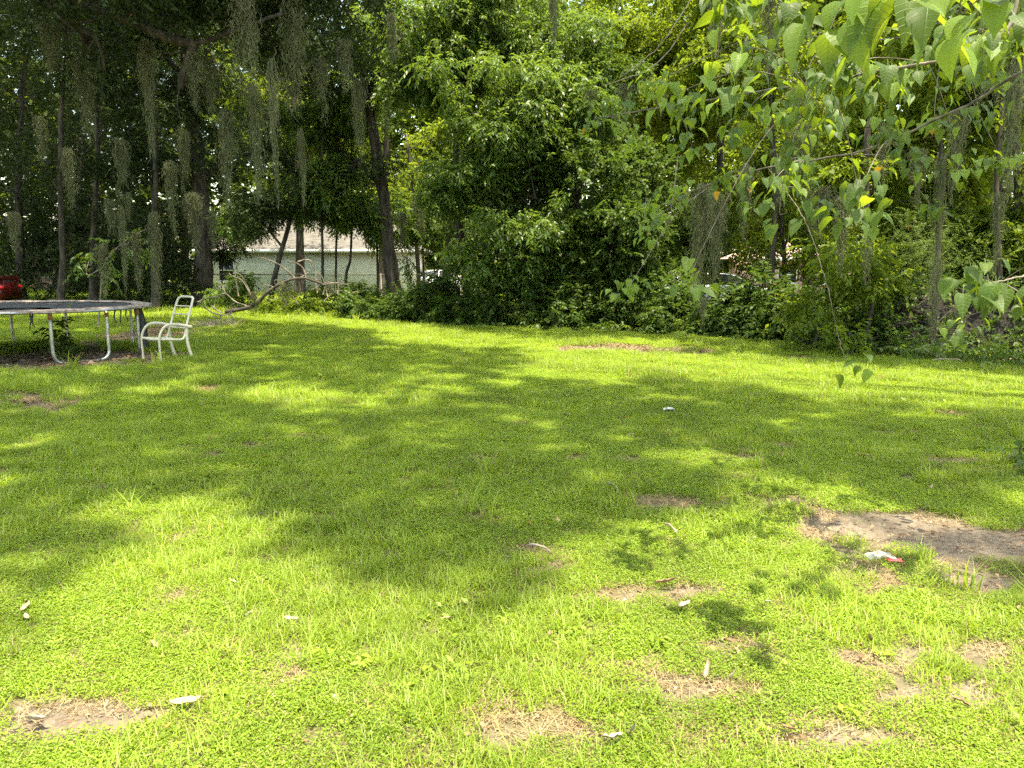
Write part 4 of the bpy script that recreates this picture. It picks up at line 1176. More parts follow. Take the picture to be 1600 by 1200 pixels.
for q in range(16):
    x0_, y0_ = rb.uniform(345, 540), rb.uniform(452, 486)
    L_ = rb.uniform(22, 60); a_ = rb.uniform(-2.9, -.3)
    c1 = (x0_ + L_ * .5 * math.cos(a_) + rb.normal() * 6, y0_ + L_ * .5 * math.sin(a_) - 6); c2 = (x0_ + L_ * math.cos(a_) + rb.normal() * 9, y0_ + L_ * math.sin(a_) + 5)
    tb = Tubes(); tb.tube([fp(x0_, y0_), fp(*c1), fp(*c2)], rb.uniform(.012, .024), .006, 5, n=9, wob=.012, rng=rb); tb.build("twig", M['bark_light'] if q % 3 else M['dead_wood'], fb, off=b)
sb = empty("dead_branch", gb(340, 21)); tag(sb, "pale bare dead branch on the grass right of the chair", "branch")
b2 = gb(340, 21)
tb = Tubes()
for q, r in (([(310,472),(322,466),(335,464),(348,462),(350,460)], .018), ([(318,478),(330,488),(344,492),(360,492),(366,502)], .022), ([(344,492),(345,500),(340,504)], .015), ([(360,492),(364,484),(372,476)], .013)):
    tb.tube([P(k[0], k[1], 21) for k in q], r, r * .5, 6, n=12, wob=.006, rng=rb)
tb.build("branch", M['dead_wood'], sb, off=b2)
tb = Tubes()
for k in range(120):
    c = gb(rb.uniform(305, 370), rb.uniform(20.2, 21.8)); a_ = rb.uniform(0, 6.28)
    tb.tube([c + [0, 0, .02], c + [math.cos(a_) * .3, math.sin(a_) * .2, rb.uniform(.02, .25)]], .008, .004, 4)
o = tb.build("brushwood", M['dead_wood'], sb, off=b2); o["kind"] = "stuff"

# ================================================================== BRUSH PILE (right, in deep shade)
b = gb(1500, 15.5)
bp_ = empty("brush_pile", b); tag(bp_, "dark heap of logs, soil and brush in deep shade at the right", "brush pile")
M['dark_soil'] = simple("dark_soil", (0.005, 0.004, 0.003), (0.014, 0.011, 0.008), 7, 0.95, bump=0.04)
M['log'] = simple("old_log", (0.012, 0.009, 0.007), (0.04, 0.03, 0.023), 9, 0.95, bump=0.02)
nu, nv = 60, 26
V, F = [], []
rp_ = np.random.default_rng(15)
gx_ = np.linspace(-3.0, 3.4, nu); gy_ = np.linspace(-1.4, 1.8, nv)
PX, PY = np.meshgrid(gx_, gy_); pp_ = np.stack([PX.ravel(), PY.ravel()], 1)
hh = 1.25 * np.exp(-((PX.ravel() - .4) / 2.3) ** 4) * np.exp(-((PY.ravel() - .2) / 1.0) ** 4) * (1 + .25 * vnoise(pp_, 1.8, 71)) + .07 * vnoise(pp_, 7, 72) - .04
V = np.stack([pp_[:, 0], pp_[:, 1], hh], 1)
i_ = (np.arange(nv - 1)[:, None] * nu + np.arange(nu - 1)[None, :]).ravel()
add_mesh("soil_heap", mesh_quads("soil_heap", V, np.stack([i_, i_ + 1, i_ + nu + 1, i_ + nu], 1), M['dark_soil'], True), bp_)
for k in range(12):
    x_ = rp_.uniform(-2.4, 2.6); y_ = rp_.uniform(-1.1, .4); a_ = rp_.normal() * .5; L_ = rp_.uniform(.6, 1.6)
    z_ = rp_.uniform(.15, 1.1) * math.exp(-((x_ - .4) / 2.3) ** 4)
    tb = Tubes(); r = rp_.uniform(.03, .08)
    tb.tube([(x_ - L_ / 2 * math.cos(a_), y_ - L_ / 2 * math.sin(a_), z_), (x_, y_, z_ + .08), (x_ + L_ / 2 * math.cos(a_), y_ + L_ / 2 * math.sin(a_), z_ - rp_.uniform(-.2, .3))], r, r * .6, 7, n=8, wob=.015, rng=rp_)
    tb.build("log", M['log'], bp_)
tb = Tubes()
for k in range(480):
    x_ = rp_.uniform(-2.8, 3.2); y_ = rp_.uniform(-1.3, .6); a_ = rp_.uniform(0, 6.28); L_ = rp_.uniform(.2, .8)
    z_ = rp_.uniform(.0, 1.15) * math.exp(-((x_ - .4) / 2.4) ** 4)
    tb.tube([(x_, y_, z_), (x_ + L_ * math.cos(a_), y_ + .4 * L_ * math.sin(a_), z_ + rp_.uniform(-.2, .35))], .012, .005, 4)
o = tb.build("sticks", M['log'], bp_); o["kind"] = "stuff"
nn = 1500
x_ = rp_.uniform(-2.8, 3.2, nn); y_ = rp_.uniform(-1.3, .8, nn)
z_ = 1.3 * np.exp(-((x_ - .4) / 2.3) ** 4) * np.exp(-((y_ - .2) / 1.0) ** 4) + .03
V, Q, val = sprays(np.stack([x_, y_, z_], 1), nrm(rp_.normal(size=(nn, 3)) + [0, -.4, .6]), rp_, .25, 9, .09, .045, .3)
o = add_mesh("withered_leaves", mesh_quads("withered_leaves", V, Q, M['hedge'], val=val), bp_); o["kind"] = "stuff"
b = G(1480, 566)
tb = Tubes(); tb.tube([b + [-.25, .05, .03], b + [0, 0, .05], b + [.28, -.06, .03]], .02, .012, 6, n=8, wob=.006, rng=rb); tb.tube([b + [-.05, 0, .04], b + [-.15, .12, .1]], .012, .006, 5)
tag(tb.build("stick", M['dead_wood']), "pale forked stick on the litter before the brush pile", "stick")

# ================================================================== SPANISH MOSS
def moss_mesh(seed):
    """a tangle of several ragged strands, unit length and width, hanging to z = -1"""
    r = np.random.default_rng(seed)
    m = r.integers(5, 9)
    Ls = r.uniform(.3, 1.0, m); Ls[0] = 1.0
    ox, oy = r.uniform(-.4, .4, m), r.uniform(-.35, .35, m); ox[0] *= .3
    ph, am = r.uniform(0, 6.28, m), r.uniform(.05, .2, m)
    n = 900
    k = r.choice(m, n, p=Ls / Ls.sum())
    u = r.beta(.95, 1.25, n)
    zz = u * Ls[k]
    rad = np.interp(u, [0, .1, .4, .8, 1], [.10, .20, .18, .11, .03]) * (1 + .5 * np.sin(u * 17 + ph[k]))
    a_ = r.uniform(0, 6.28, n); rr_ = np.abs(r.normal(size=n)) * rad
    z0 = -zz
    x = ox[k] * (1 - .35 * zz) + am[k] * np.sin(zz * 7 + ph[k]) + rr_ * np.cos(a_); y = oy[k] * (1 - .3 * zz) + rr_ * np.sin(a_)
    seg = 5
    ln = r.uniform(.03, .12, n)
    cx = np.cumsum(r.normal(size=(n, seg)) * .07, axis=1); cy = np.cumsum(r.normal(size=(n, seg)) * .07, axis=1)
    pts_ = [np.stack([x + cx[:, q], y + cy[:, q], z0 - ln * q / (seg - 1) + r.normal(size=n) * .007], 1) for q in range(seg)]
    th = r.uniform(0, 3.14, n); off_ = np.stack([np.cos(th), np.sin(th), np.zeros(n)], 1) * .012
    V = np.concatenate([np.stack([q - off_, q + off_], 1)[:, None] for q in pts_], 1).reshape(n, seg * 2, 3)
    idx = np.arange(n)[:, None] * seg * 2
    Q = np.concatenate([idx + np.array([[2 * q, 2 * q + 1, 2 * q + 3, 2 * q + 2]]) for q in range(seg - 1)], 0)
    return mesh_quads("spanish_moss", V.reshape(-1, 3), Q, M['moss'], val=np.tile(np.clip(r.uniform(0, 1, n), 0, .96), seg - 1))
MM = [moss_mesh(s) for s in range(9)]
MOSS = [  # px, top, bottom, width px, depth, label
 (1120,-20,95,20,8,"short moss strand at the top, above the lit heart leaves at centre right"),
 (1206,-30,120,30,7,"dark thick moss strand at the top, right of the leaves' left tip"),
 (1096,285,478,34,7.5,"wide grey moss strand above the three dim leaves, left one of the pair"),
 (1124,300,470,26,7.8,"grey moss strand touching the wide one on its right"),
 (1166,255,378,20,7,"short tapering moss strand right of the wide pair"),
 (1100,465,520,10,7.2,"thin moss wisp dangling under the three dim leaves"),
 (1255,190,300,28,8,"loose moss strand behind the middle heart leaves"),
 (1282,290,380,30,8,"moss tuft above the pink-roofed building"),
 (1320,300,436,26,7.5,"moss strand hanging just left of the dark-footed tree"),
 (1361,330,455,13,6.5,"narrow dark moss strand before the bright shrub"),
 (1472,240,470,18,6.5,"long dark moss strand before the feathery shrub, upper part"),
 (1466,400,556,16,6.6,"very long pale moss strand reaching down to the brush pile"),
 (1500,170,330,22,7.5,"thick moss strand right of the long dark one, high up"),
 (1440,230,330,20,7.5,"moss strand left of the long dark one"),
 (1490,486,532,13,6.8,"small pale moss tuft before the brush pile's black hollow"),
 (1560,-10,180,34,7,"broad moss veil at the upper right"),
 (1592,90,330,30,7,"moss curtain along the right edge"),
 (1385,190,290,18,8,"faint moss strand in the middle of the right-hand leaves"),
 (1225,235,330,18,8,"faint moss strand left of the middle heart leaves"),
 (1562,300,440,16,7.5,"moss strand above the big dim leaf at the right edge"),
 (866,-20,88,14,12,"pale moss strand at the top in front of the sunlit laurel"),
 (925,140,175,14,9,"small moss tuft on the leaf branch's left tip"),
 (975,130,185,22,8.5,"curly moss tuft on the leaf branch, second from its tip"),
 (1035,145,185,16,8,"curly moss tuft behind the big pale leaves"),
 (383,-10,160,34,14,"dense grey moss curtain at upper left, first right of the bent limb"),
 (452,-10,190,40,15,"broad moss curtain right of the dense one at upper left"),
 (425,90,330,14,14,"very long thin moss strand before the sunlit saplings"),
 (395,130,330,24,15,"long moss strand beside the very long thin one"),
 (350,170,330,26,15,"moss strand above the thick oak's trunk"),
 (300,80,180,24,14.5,"moss hanging below the bent limb's elbow"),
 (268,10,75,24,15,"short moss tuft above the bent limb"),
 (325,90,190,20,15,"moss strand under the bent limb's right fork"),
 (186,215,330,20,16,"pale moss strand over the trampoline's middle"),
 (172,310,372,14,16,"short moss strand on a dead twig over the trampoline"),
 (199,300,350,12,16,"small moss tuft right of the dead twig"),
 (187,320,470,10,17,"thin moss thread reaching towards the trampoline"),
 (240,330,480,16,18,"moss strand hanging left of the white chair"),
 (212,360,460,14,18,"faint moss strand above the black post"),
 (300,300,400,26,17,"wide moss strand above the chair's back"),
 (265,250,380,18,17,"moss strand left of the wide one above the chair"),
 (330,330,400,12,17,"moss wisp right of the wide one above the chair"),
 (500,90,200,22,16,"loose moss tuft left of the leaning tree's crown"),
 (540,60,150,18,16,"small moss tuft in the leaning tree's crown"),
 (105,230,330,20,18,"moss strand in the dark crowns at far left"),
 (60,180,260,18,18,"small moss strand near the left edge"),
 (20,330,400,14,18,"moss wisp at the left edge above the red car"),
 (470,200,330,12,16,"fine moss thread right of the very long thin one"),
 (130,90,230,30,16,"ragged moss veil in the dark crowns, left of the bent limb"),
 (75,20,130,30,15,"ragged moss veil high in the left corner"),
 (225,60,260,22,15,"moss veil hanging left of the bent limb"),
 (285,200,330,16,17,"fine moss threads in front of the thick oak's crown"),
 (160,380,470,14,19,"fine moss wisp above the trampoline's back rim"),
 (560,120,250,16,17,"fine moss threads in front of the leaning dark trunk"),
 (610,20,110,18,16,"small moss veil at the bright laurel's left side"),
 (445,440,480,18,24,"moss draped on the fallen branch's crest"),
 (395,455,492,14,24,"moss draped on the fallen branch's lower end"),
 (628,330,400,16,26,"moss tuft in the gap right of the leaning trunk"),
 (655,300,385,18,27,"moss strand above the pale outbuilding"),
]
rm = np.random.default_rng(33)
for i, (px, y0, y1, w, Y, lab) in enumerate(MOSS):
    o = bpy.data.objects.new("spanish_moss", MM[i % 9])
    top_ = P(px, y0, Y); bot = P(px, y1, Y)
    o.location = tuple(top_)
    ws = w * 1.05 * Y / FOC
    o.scale = (ws, ws, (top_[2] - bot[2]) / 1.08)
    o.rotation_euler = (0, 0, rm.uniform(0, 6.28))
    link(o); tag(o, lab, "spanish moss", "spanish moss hanging in the trees")

# ================================================================== HEART-LEAVED BRANCH (near, right)
def big_leaf_mat(name, top, under, trans, tfac=0.4, rough=0.5):
    m, nt, o = new_mat(name)
    uv = N(nt, "ShaderNodeAttribute", attribute_name="lf")
    sep = N(nt, "ShaderNodeSeparateXYZ"); nt.links.new(uv.outputs["Vector"], sep.inputs[0])
    # side veins: lines slanting from the midrib
    ab = N(nt, "ShaderNodeMath", operation='ABSOLUTE'); nt.links.new(sep.outputs[0], ab.inputs[0])
    ma = N(nt, "ShaderNodeMath", operation='MULTIPLY_ADD'); nt.links.new(ab.outputs[0], ma.inputs[0]); ma.inputs[1].default_value = -0.35; nt.links.new(sep.outputs[1], ma.inputs[2])
    mu = N(nt, "ShaderNodeMath", operation='MULTIPLY'); nt.links.new(ma.outputs[0], mu.inputs[0]); mu.inputs[1].default_value = 46
    sn = N(nt, "ShaderNodeMath", operation='SINE'); nt.links.new(mu.outputs[0], sn.inputs[0])
    pw_ = N(nt, "ShaderNodeMapRange"); nt.links.new(sn.outputs[0], pw_.inputs[0]); pw_.inputs[1].default_value = 0.85; pw_.inputs[2].default_value = 1.0
    mid = N(nt, "ShaderNodeMapRange"); nt.links.new(ab.outputs[0], mid.inputs[0]); mid.inputs[1].default_value = 0.05; mid.inputs[2].default_value = 0.0
    mxv = N(nt, "ShaderNodeMath", operation='MAXIMUM'); nt.links.new(pw_.outputs[0], mxv.inputs[0]); nt.links.new(mid.outputs[0], mxv.inputs[1])
    geo = N(nt, "ShaderNodeNewGeometry"); oi = N(nt, "ShaderNodeObjectInfo")
    rv = N(nt, "ShaderNodeMapRange"); nt.links.new(oi.outputs["Random"], rv.inputs[0]); rv.inputs[3].default_value = 0.65; rv.inputs[4].default_value = 1.25
    tc_ = N(nt, "ShaderNodeTexCoord")
    nz = N(nt, "ShaderNodeTexNoise"); nz.inputs["Scale"].default_value = 60; nz.inputs["Detail"].default_value = 4; nt.links.new(tc_.outputs["Object"], nz.inputs["Vector"])
    blot = N(nt, "ShaderNodeMapRange"); nt.links.new(nz.outputs[0], blot.inputs[0]); blot.inputs[1].default_value = 0.64; blot.inputs[2].default_value = 0.7
    c = mixc(nt, geo.outputs["Backfacing"], top, under)
    c = mixc(nt, mxv.outputs[0], c, tuple(min(1, q * 1.9) for q in top))
    c = mixc(nt, blot.outputs[0], c, (0.13, 0.10, 0.03))
    hs = N(nt, "ShaderNodeHueSaturation"); nt.links.new(rv.outputs[0], hs.inputs["Value"]); nt.links.new(c, hs.inputs["Color"])
    pb = N(nt, "ShaderNodeBsdfPrincipled"); nt.links.new(hs.outputs[0], pb.inputs["Base Color"]); pb.inputs["Roughness"].default_value = rough; pb.inputs["Specular IOR Level"].default_value = 0.3
    bp = N(nt, "ShaderNodeBump"); bp.inputs["Distance"].default_value = 0.0015; bp.inputs["Strength"].default_value = .8; nt.links.new(mxv.outputs[0], bp.inputs["Height"]); nt.links.new(bp.outputs[0], pb.inputs["Normal"])
    tr = N(nt, "ShaderNodeBsdfTranslucent"); nt.links.new(mixc(nt, mxv.outputs[0], trans, tuple(.55 * q for q in trans)), tr.inputs[0])
    mx = N(nt, "ShaderNodeMixShader"); mx.inputs[0].default_value = tfac
    nt.links.new(pb.outputs[0], mx.inputs[1]); nt.links.new(tr.outputs[0], mx.inputs[2]); nt.links.new(mx.outputs[0], o.inputs[0])
    return m
LM = [big_leaf_mat("heart_leaf", (0.048, 0.085, 0.018), (0.075, 0.11, 0.035), (0.27, 0.38, 0.014)),
      big_leaf_mat("heart_leaf_pale", (0.095, 0.155, 0.025), (0.115, 0.17, 0.045), (0.42, 0.55, 0.02), 0.5),
      big_leaf_mat("heart_leaf_yellow", (0.34, 0.20, 0.012), (0.3, 0.18, 0.02), (0.5, 0.28, 0.01), 0.4)]
def big_leaf_mesh(seed, mat, narrow=1.0):
    r = np.random.default_rng(seed)
    ts = np.array([0, .06, .18, .34, .52, .7, .85, 1.0])
    wd = np.array([.05, .30, .45, .46, .38, .24, .10, 0.0]) * narrow
    curl = r.uniform(.1, .9); fold = r.uniform(.1, .55); tw = r.normal() * .3
    V, F, uvs = [], [], []
    for t_, w_ in zip(ts, wd):
        cy = t_; cz = -curl * t_ ** 2 * .6; cx = tw * t_ ** 2 * .4
        back = -.07 if 0 < t_ < .1 else 0
        V += [(cx - w_, cy + back, cz + w_ * fold + r.normal() * .012 * (w_ > 0)), (cx - w_ * .5, cy + back * .4, cz + w_ * fold * .6), (cx, cy, cz), (cx + w_ * .5, cy + back * .4, cz + w_ * fold * .6), (cx + w_, cy + back, cz + w_ * fold + r.normal() * .012 * (w_ > 0))]
        uvs += [(-w_ * 2, t_, 0), (-w_, t_, 0), (0, t_, 0), (w_, t_, 0), (w_ * 2, t_, 0)]
    for i in range(len(ts) - 1):
        for j in range(4): F.append((i * 5 + j, i * 5 + j + 1, i * 5 + j + 6, i * 5 + j + 5))
    # petiole
    k = len(V)
    V += [(-.012, -.35, .06), (.012, -.35, .06), (.012, 0, 0), (-.012, 0, 0)]; uvs += [(0, 0, 0)] * 4; F.append((k, k + 1, k + 2, k + 3))
    me = bpy.data.meshes.new("leaf"); me.from_pydata(V, [], F); me.update()
    for p in me.polygons: p.use_smooth = True
    at_ = me.attributes.new("lf", 'FLOAT_VECTOR', 'POINT'); at_.data.foreach_set("vector", np.array(uvs, np.float32).ravel())
    me.materials.append(mat)
    return me
LG = [big_leaf_mesh(s, LM[0], .9 - .09 * (s % 4)) for s in range(8)]
LP = [big_leaf_mesh(10 + s, LM[1], .9 - .09 * (s % 4)) for s in range(6)]
LY = [big_leaf_mesh(20 + s, LM[2], .8) for s in range(2)]
def PB(a, b, Y): return P(a, b, Y * 1.3)
tb_base = np.array([6.0, 3.4, 0.0])
ht = empty("heart_leaved_tree", tb_base); tag(ht, "near tree with big heart-shaped leaves reaching in from the right", "tree")
r_h = np.random.default_rng(44)
tb = Tubes(); tb.tube([tb_base, tb_base + [-.1, .05, 1.5], tb_base + [-.3, .1, 3.0], tb_base + [-.5, .1, 5.4]], .11, .06, 9, n=12, wob=.012, rng=r_h); tb.build("trunk", M['bark_light'], ht, off=tb_base)
tk = tb_base + np.array([-.3, .1, 3.2]); tk2 = tb_base + np.array([-.45, .1, 4.8])
LIMBS = [[tk, PB(1750,-150,3.0), PB(1560,60,3.0), PB(1380,110,3.2), PB(1200,140,4.0), PB(1050,165,5.0), PB(930,185,6.2)],
         [tk2, PB(1600,-160,2.4), PB(1450,-60,2.3), PB(1300,-30,2.4), PB(1130,-20,2.8)],
         [tk, PB(1750,60,3.4), PB(1500,170,4.0), PB(1350,235,4.4), PB(1200,262,4.9), PB(1080,300,5.6), PB(1005,360,6.2)],
         [PB(1200,262,4.9), PB(1255,340,4.6), PB(1290,440,4.4), PB(1312,535,4.3), PB(1322,560,4.3)],
         [tb_base + np.array([-.1, .05, 1.7]), PB(1760,380,3.4), PB(1640,420,3.1), PB(1540,445,3.0)],
         [tk2, PB(1700,-60,3.6), PB(1560,-20,4.0), PB(1400,60,5.0), PB(1180,60,6.0), PB(1020,130,7.0)]]
paths = [smooth_path(l_, 60) for l_ in LIMBS]
for pth, r0 in zip(paths, (.011, .010, .010, .003, .008, .009)):
    tb = Tubes(); tb.tube(pth, r0, min(.004, r0 * .6), 6, wob=.004, rng=r_h); tb.build("branch", M['bark_light'], ht, off=tb_base)
allp = np.vstack(paths)
CLU = [(1500,10,2.6,6,.12,1),(1575,50,2.8,6,.12,0),(1530,45,3.0,5,.12,0),(1415,-5,2.2,7,.13,1),(1330,0,2.3,5,.12,1),(1150,-10,2.8,6,.13,0),(1240,20,3,6,.12,0),(1180,75,3.6,6,.11,0),(1070,140,3.6,6,.13,1),(1120,135,3.2,4,.13,0),(1015,120,5,7,.11,1),(960,155,6,7,.11,0),(930,185,6.3,4,.1,0),
 (1150,200,4,6,.12,0),(1080,225,5,7,.12,0),(1000,215,6,6,.11,1),(1210,165,3.6,6,.11,0),(1280,95,3.2,7,.12,0),(1340,110,3.2,6,.12,0),(1390,130,3.4,6,.11,0),(1430,95,3.6,6,.11,1),(1480,45,3.4,6,.12,0),(1540,95,4,6,.11,0),(1560,15,3.6,6,.12,0),
 (1240,215,3.6,6,.11,0),(1300,185,4,7,.11,0),(1380,195,4.2,7,.11,0),(1460,175,4.5,6,.11,1),(1130,275,5,6,.11,0),(1060,295,6,6,.11,1),(1215,275,4.5,6,.12,0),(1218,325,3.8,3,.13,0),(1350,285,3.9,5,.12,0),(1345,325,3.6,4,.13,0),(1010,310,6.4,6,.1,1),(1020,358,5.8,7,.11,1),
 (988,440,5.0,6,.1,1),(1085,415,3.6,3,.13,0),(1535,430,3.0,5,.14,0),(1590,455,2.9,3,.14,0),(1500,510,3.6,3,.1,0),(1330,570,4.3,8,.115,0),(1420,245,4.5,6,.11,0),(1530,175,4.5,6,.11,0),(1590,120,4,6,.11,0),(1270,255,5,6,.11,1),(1170,315,5,5,.11,0),(1290,325,5,5,.11,0),(1450,315,5,5,.11,0),
 (1500,250,5,5,.11,1),(1560,240,5,5,.11,0)]
tw_ = Tubes(); nleaf = 0; BIG = []
for px, py, Y, n_, L_, pale in CLU:
    n_ = n_ if py == 570 else int(round(n_ * (2.0 if Y < 2.7 else 4.0))); L_ *= (1.0 if Y < 2.7 else .66)
    c = PB(px, py, Y)
    k = int(np.argmin(np.linalg.norm(allp - c, axis=1) + 0.6 * np.maximum(0, c[2] - allp[:, 2])))
    a_ = allp[k]
    dist_ = np.linalg.norm(c - a_)
    mid = (a_ + c) / 2 + np.array([0, 0, .12 * dist_])
    e = c + np.array([r_h.normal() * .03, 0, -.03])
    pth = smooth_path([a_, mid, c, e], 14) if dist_ > .05 else smooth_path([a_ + [0, 0, .02], c, e + [.02, 0, -.02]], 14)
    tw_.tube(pth, .0035, .0018, 5)
    for j in range(n_):
        t_ = 1 - (j / n_) * min(.85, .42 / max(dist_, .05)); q = pth[int(round(t_ * 13))] + r_h.normal(size=3) * np.array([.07, .07, .045])
        az = r_h.uniform(0, 6.28)
        if r_h.random() < .8: az = -math.pi / 2 - .5 + r_h.normal() * 1.1
        dv_ = Vector((math.cos(az) * .75, math.sin(az) * .75, -r_h.uniform(.15, 1.35))).normalized()
        upn = Vector((math.cos(az) * .9, math.sin(az) * .9, 1.0)) + Vector(tuple(r_h.normal(size=3) * .3))
        xa = dv_.cross(upn).normalized(); za = xa.cross(dv_).normalized()
        from mathutils import Matrix
        s_ = 1.3 * (.95 if Y < 2.7 else .84) * L_ * r_h.uniform(.75, 1.3)
        Rm = Matrix((xa, dv_, za)).transposed().to_4x4()
        pos = Vector(tuple(q)) + dv_ * (.35 * s_)
        y_prob = .009 if Y > 3.3 else 0
        u_ = r_h.random()
        me_ = LY[nleaf % 2] if u_ < y_prob else (LP[nleaf % 6] if (u_ < y_prob + (.75 if pale else .22)) else LG[nleaf % 8])
        o = bpy.data.objects.new("leaf", me_)
        o.matrix_world = Matrix.Translation(pos - Vector(tuple(tb_base))) @ Rm @ Matrix.Diagonal((s_, s_, s_, 1))
        BIG.append((Y / s_, o, u_ < y_prob)); nleaf += 1
tw_.build("twig", M['bark_light'], ht, off=tb_base)["kind"] = "stuff"
BIG.sort(key=lambda q: q[0])
for q in BIG[:290]:
    link(q[1]); q[1].parent = ht
    if q[2]: q[1]["label"] = "yellowing orange heart-shaped leaf"
V_, F_, u3, mi, n = [], [], [], [], 0
for q in BIG[290:]:
    m3 = q[1].data; mw = np.array(q[1].matrix_world)
    co = np.empty(len(m3.vertices) * 3, np.float32); m3.vertices.foreach_get("co", co); co = co.reshape(-1, 3)
    V_.append(co @ mw[:3, :3].T + mw[:3, 3]); F_ += [tuple(v_ + n for v_ in p.vertices) for p in m3.polygons]
    a3 = np.empty(len(co) * 3, np.float32); m3.attributes["lf"].data.foreach_get("vector", a3); u3.append(a3)
    mi += [{"heart_leaf": 0, "heart_leaf_pale": 1, "heart_leaf_yellow": 2}[m3.materials[0].name]] * len(m3.polygons); n += len(co)
if V_:
    o = pm("small_leaves", np.vstack(V_), F_, None, ht, smooth=True)
    for m3 in LM: o.data.materials.append(m3)
    o.data.polygons.foreach_set("material_index", mi)
    o.data.attributes.new("lf", 'FLOAT_VECTOR', 'POINT').data.foreach_set("vector", np.concatenate(u3)); o["kind"] = "stuff"
# fine bare twigs hanging left of the branch
for q in ([(1085,-10),(1040,60),(1010,90),(970,120)],[(1075,35),(1045,80),(1010,110),(980,122),(940,135)],[(1190,0),(1165,60),(1150,120)],[(1060,240),(1052,300),(1045,350)],[(1320,-10),(1290,60),(1260,110)]):
    tb = Tubes(); tb.tube([PB(a_, b_, 6.5) for a_, b_ in q], .006, .003, 5, n=14, wob=.006, rng=r_h); tb.build("bare_twig", M['dead_wood'], ht, off=tb_base)

# thin dead twigs with sparse leaves over the trampoline
b = gb(150, 20)
M['pale_leaf'] = M['mimosa']
make_tree("bare_sapling", "half-dead sapling with a few pale leaves behind the trampoline", "tree", b, [b, P(158,450,20), P(160,420,20), P(175,395,20), P(205,370,20), P(228,358,20)], .02,
          [LB(165,430,20,18,18),LB(200,385,20,28,20),LB(140,400,20,20,14)], 40, 'laurel', 'dead_wood', seed=88, gap=-2, rtop=.008)

# ================================================================== SAPLING AT THE RIGHT EDGE
b = G(1590, 725); b[0] += .02
make_tree("seedling", "small dark seedling on the lawn at the right edge", "plant", b, [b, b + np.array([0, .02, .1]), b + np.array([.03, 0, .22])], .006,
          [(b[0], b[1], .10, .08, .08, .08)], 9, 'hedge', seed=62, gap=-3, thick=.6, limbs=False, rtop=.003)

# ================================================================== DEAD LEAVES AND LITTER ON THE LAWN
M['tan_leaf'] = simple("tan_dead_leaf", (0.26, 0.18, 0.12), (0.42, 0.32, 0.23), 20, 0.7)
M['brown_leaf'] = simple("brown_dead_leaf", (0.14, 0.08, 0.05), (0.28, 0.17, 0.10), 20, 0.7)
M['orange_leaf'] = simple("orange_dead_leaf", (0.5, 0.16, 0.04), (0.6, 0.28, 0.08), 20, 0.6)
M['white_bit'] = simple("bleached_leaf", (0.20, 0.165, 0.12), (0.36, 0.31, 0.24), 20, 0.6)
def dead_leaf(seed, mat):
    r = np.random.default_rng(seed)
    V, F = [], []
    curl = r.uniform(1.0, 3.2); bend = r.uniform(-.8, .8)
    for i in range(8):
        t_ = i / 7; w_ = .20 * math.sin(math.pi * min(1, t_ * .96 + .02)) ** .8
        for j in range(-2, 3):
            u_ = j / 2 * w_; an = u_ * curl * 2.2
            V.append((math.sin(an) / (curl * 2.2) + bend * .25 * t_ * t_, t_ - .5, .35 * (1 - math.cos(an)) + .28 * curl * (t_ - .45) ** 2 + r.normal() * .03))
    for i in range(7):
        for j in range(4): F.append((i * 5 + j, i * 5 + j + 1, i * 5 + j + 6, i * 5 + j + 5))
    me = bpy.data.meshes.new("dead_leaf"); me.from_pydata(V, [], F); me.update()
    for p in me.polygons: p.use_smooth = True
    me.materials.append(mat)
    return me
DL = {k: [dead_leaf(s + 7 * q, M[m]) for s in range(3)] for q, (k, m) in enumerate((('t', 'tan_leaf'), ('b', 'brown_leaf'), ('o', 'orange_leaf'), ('w', 'white_bit')))}
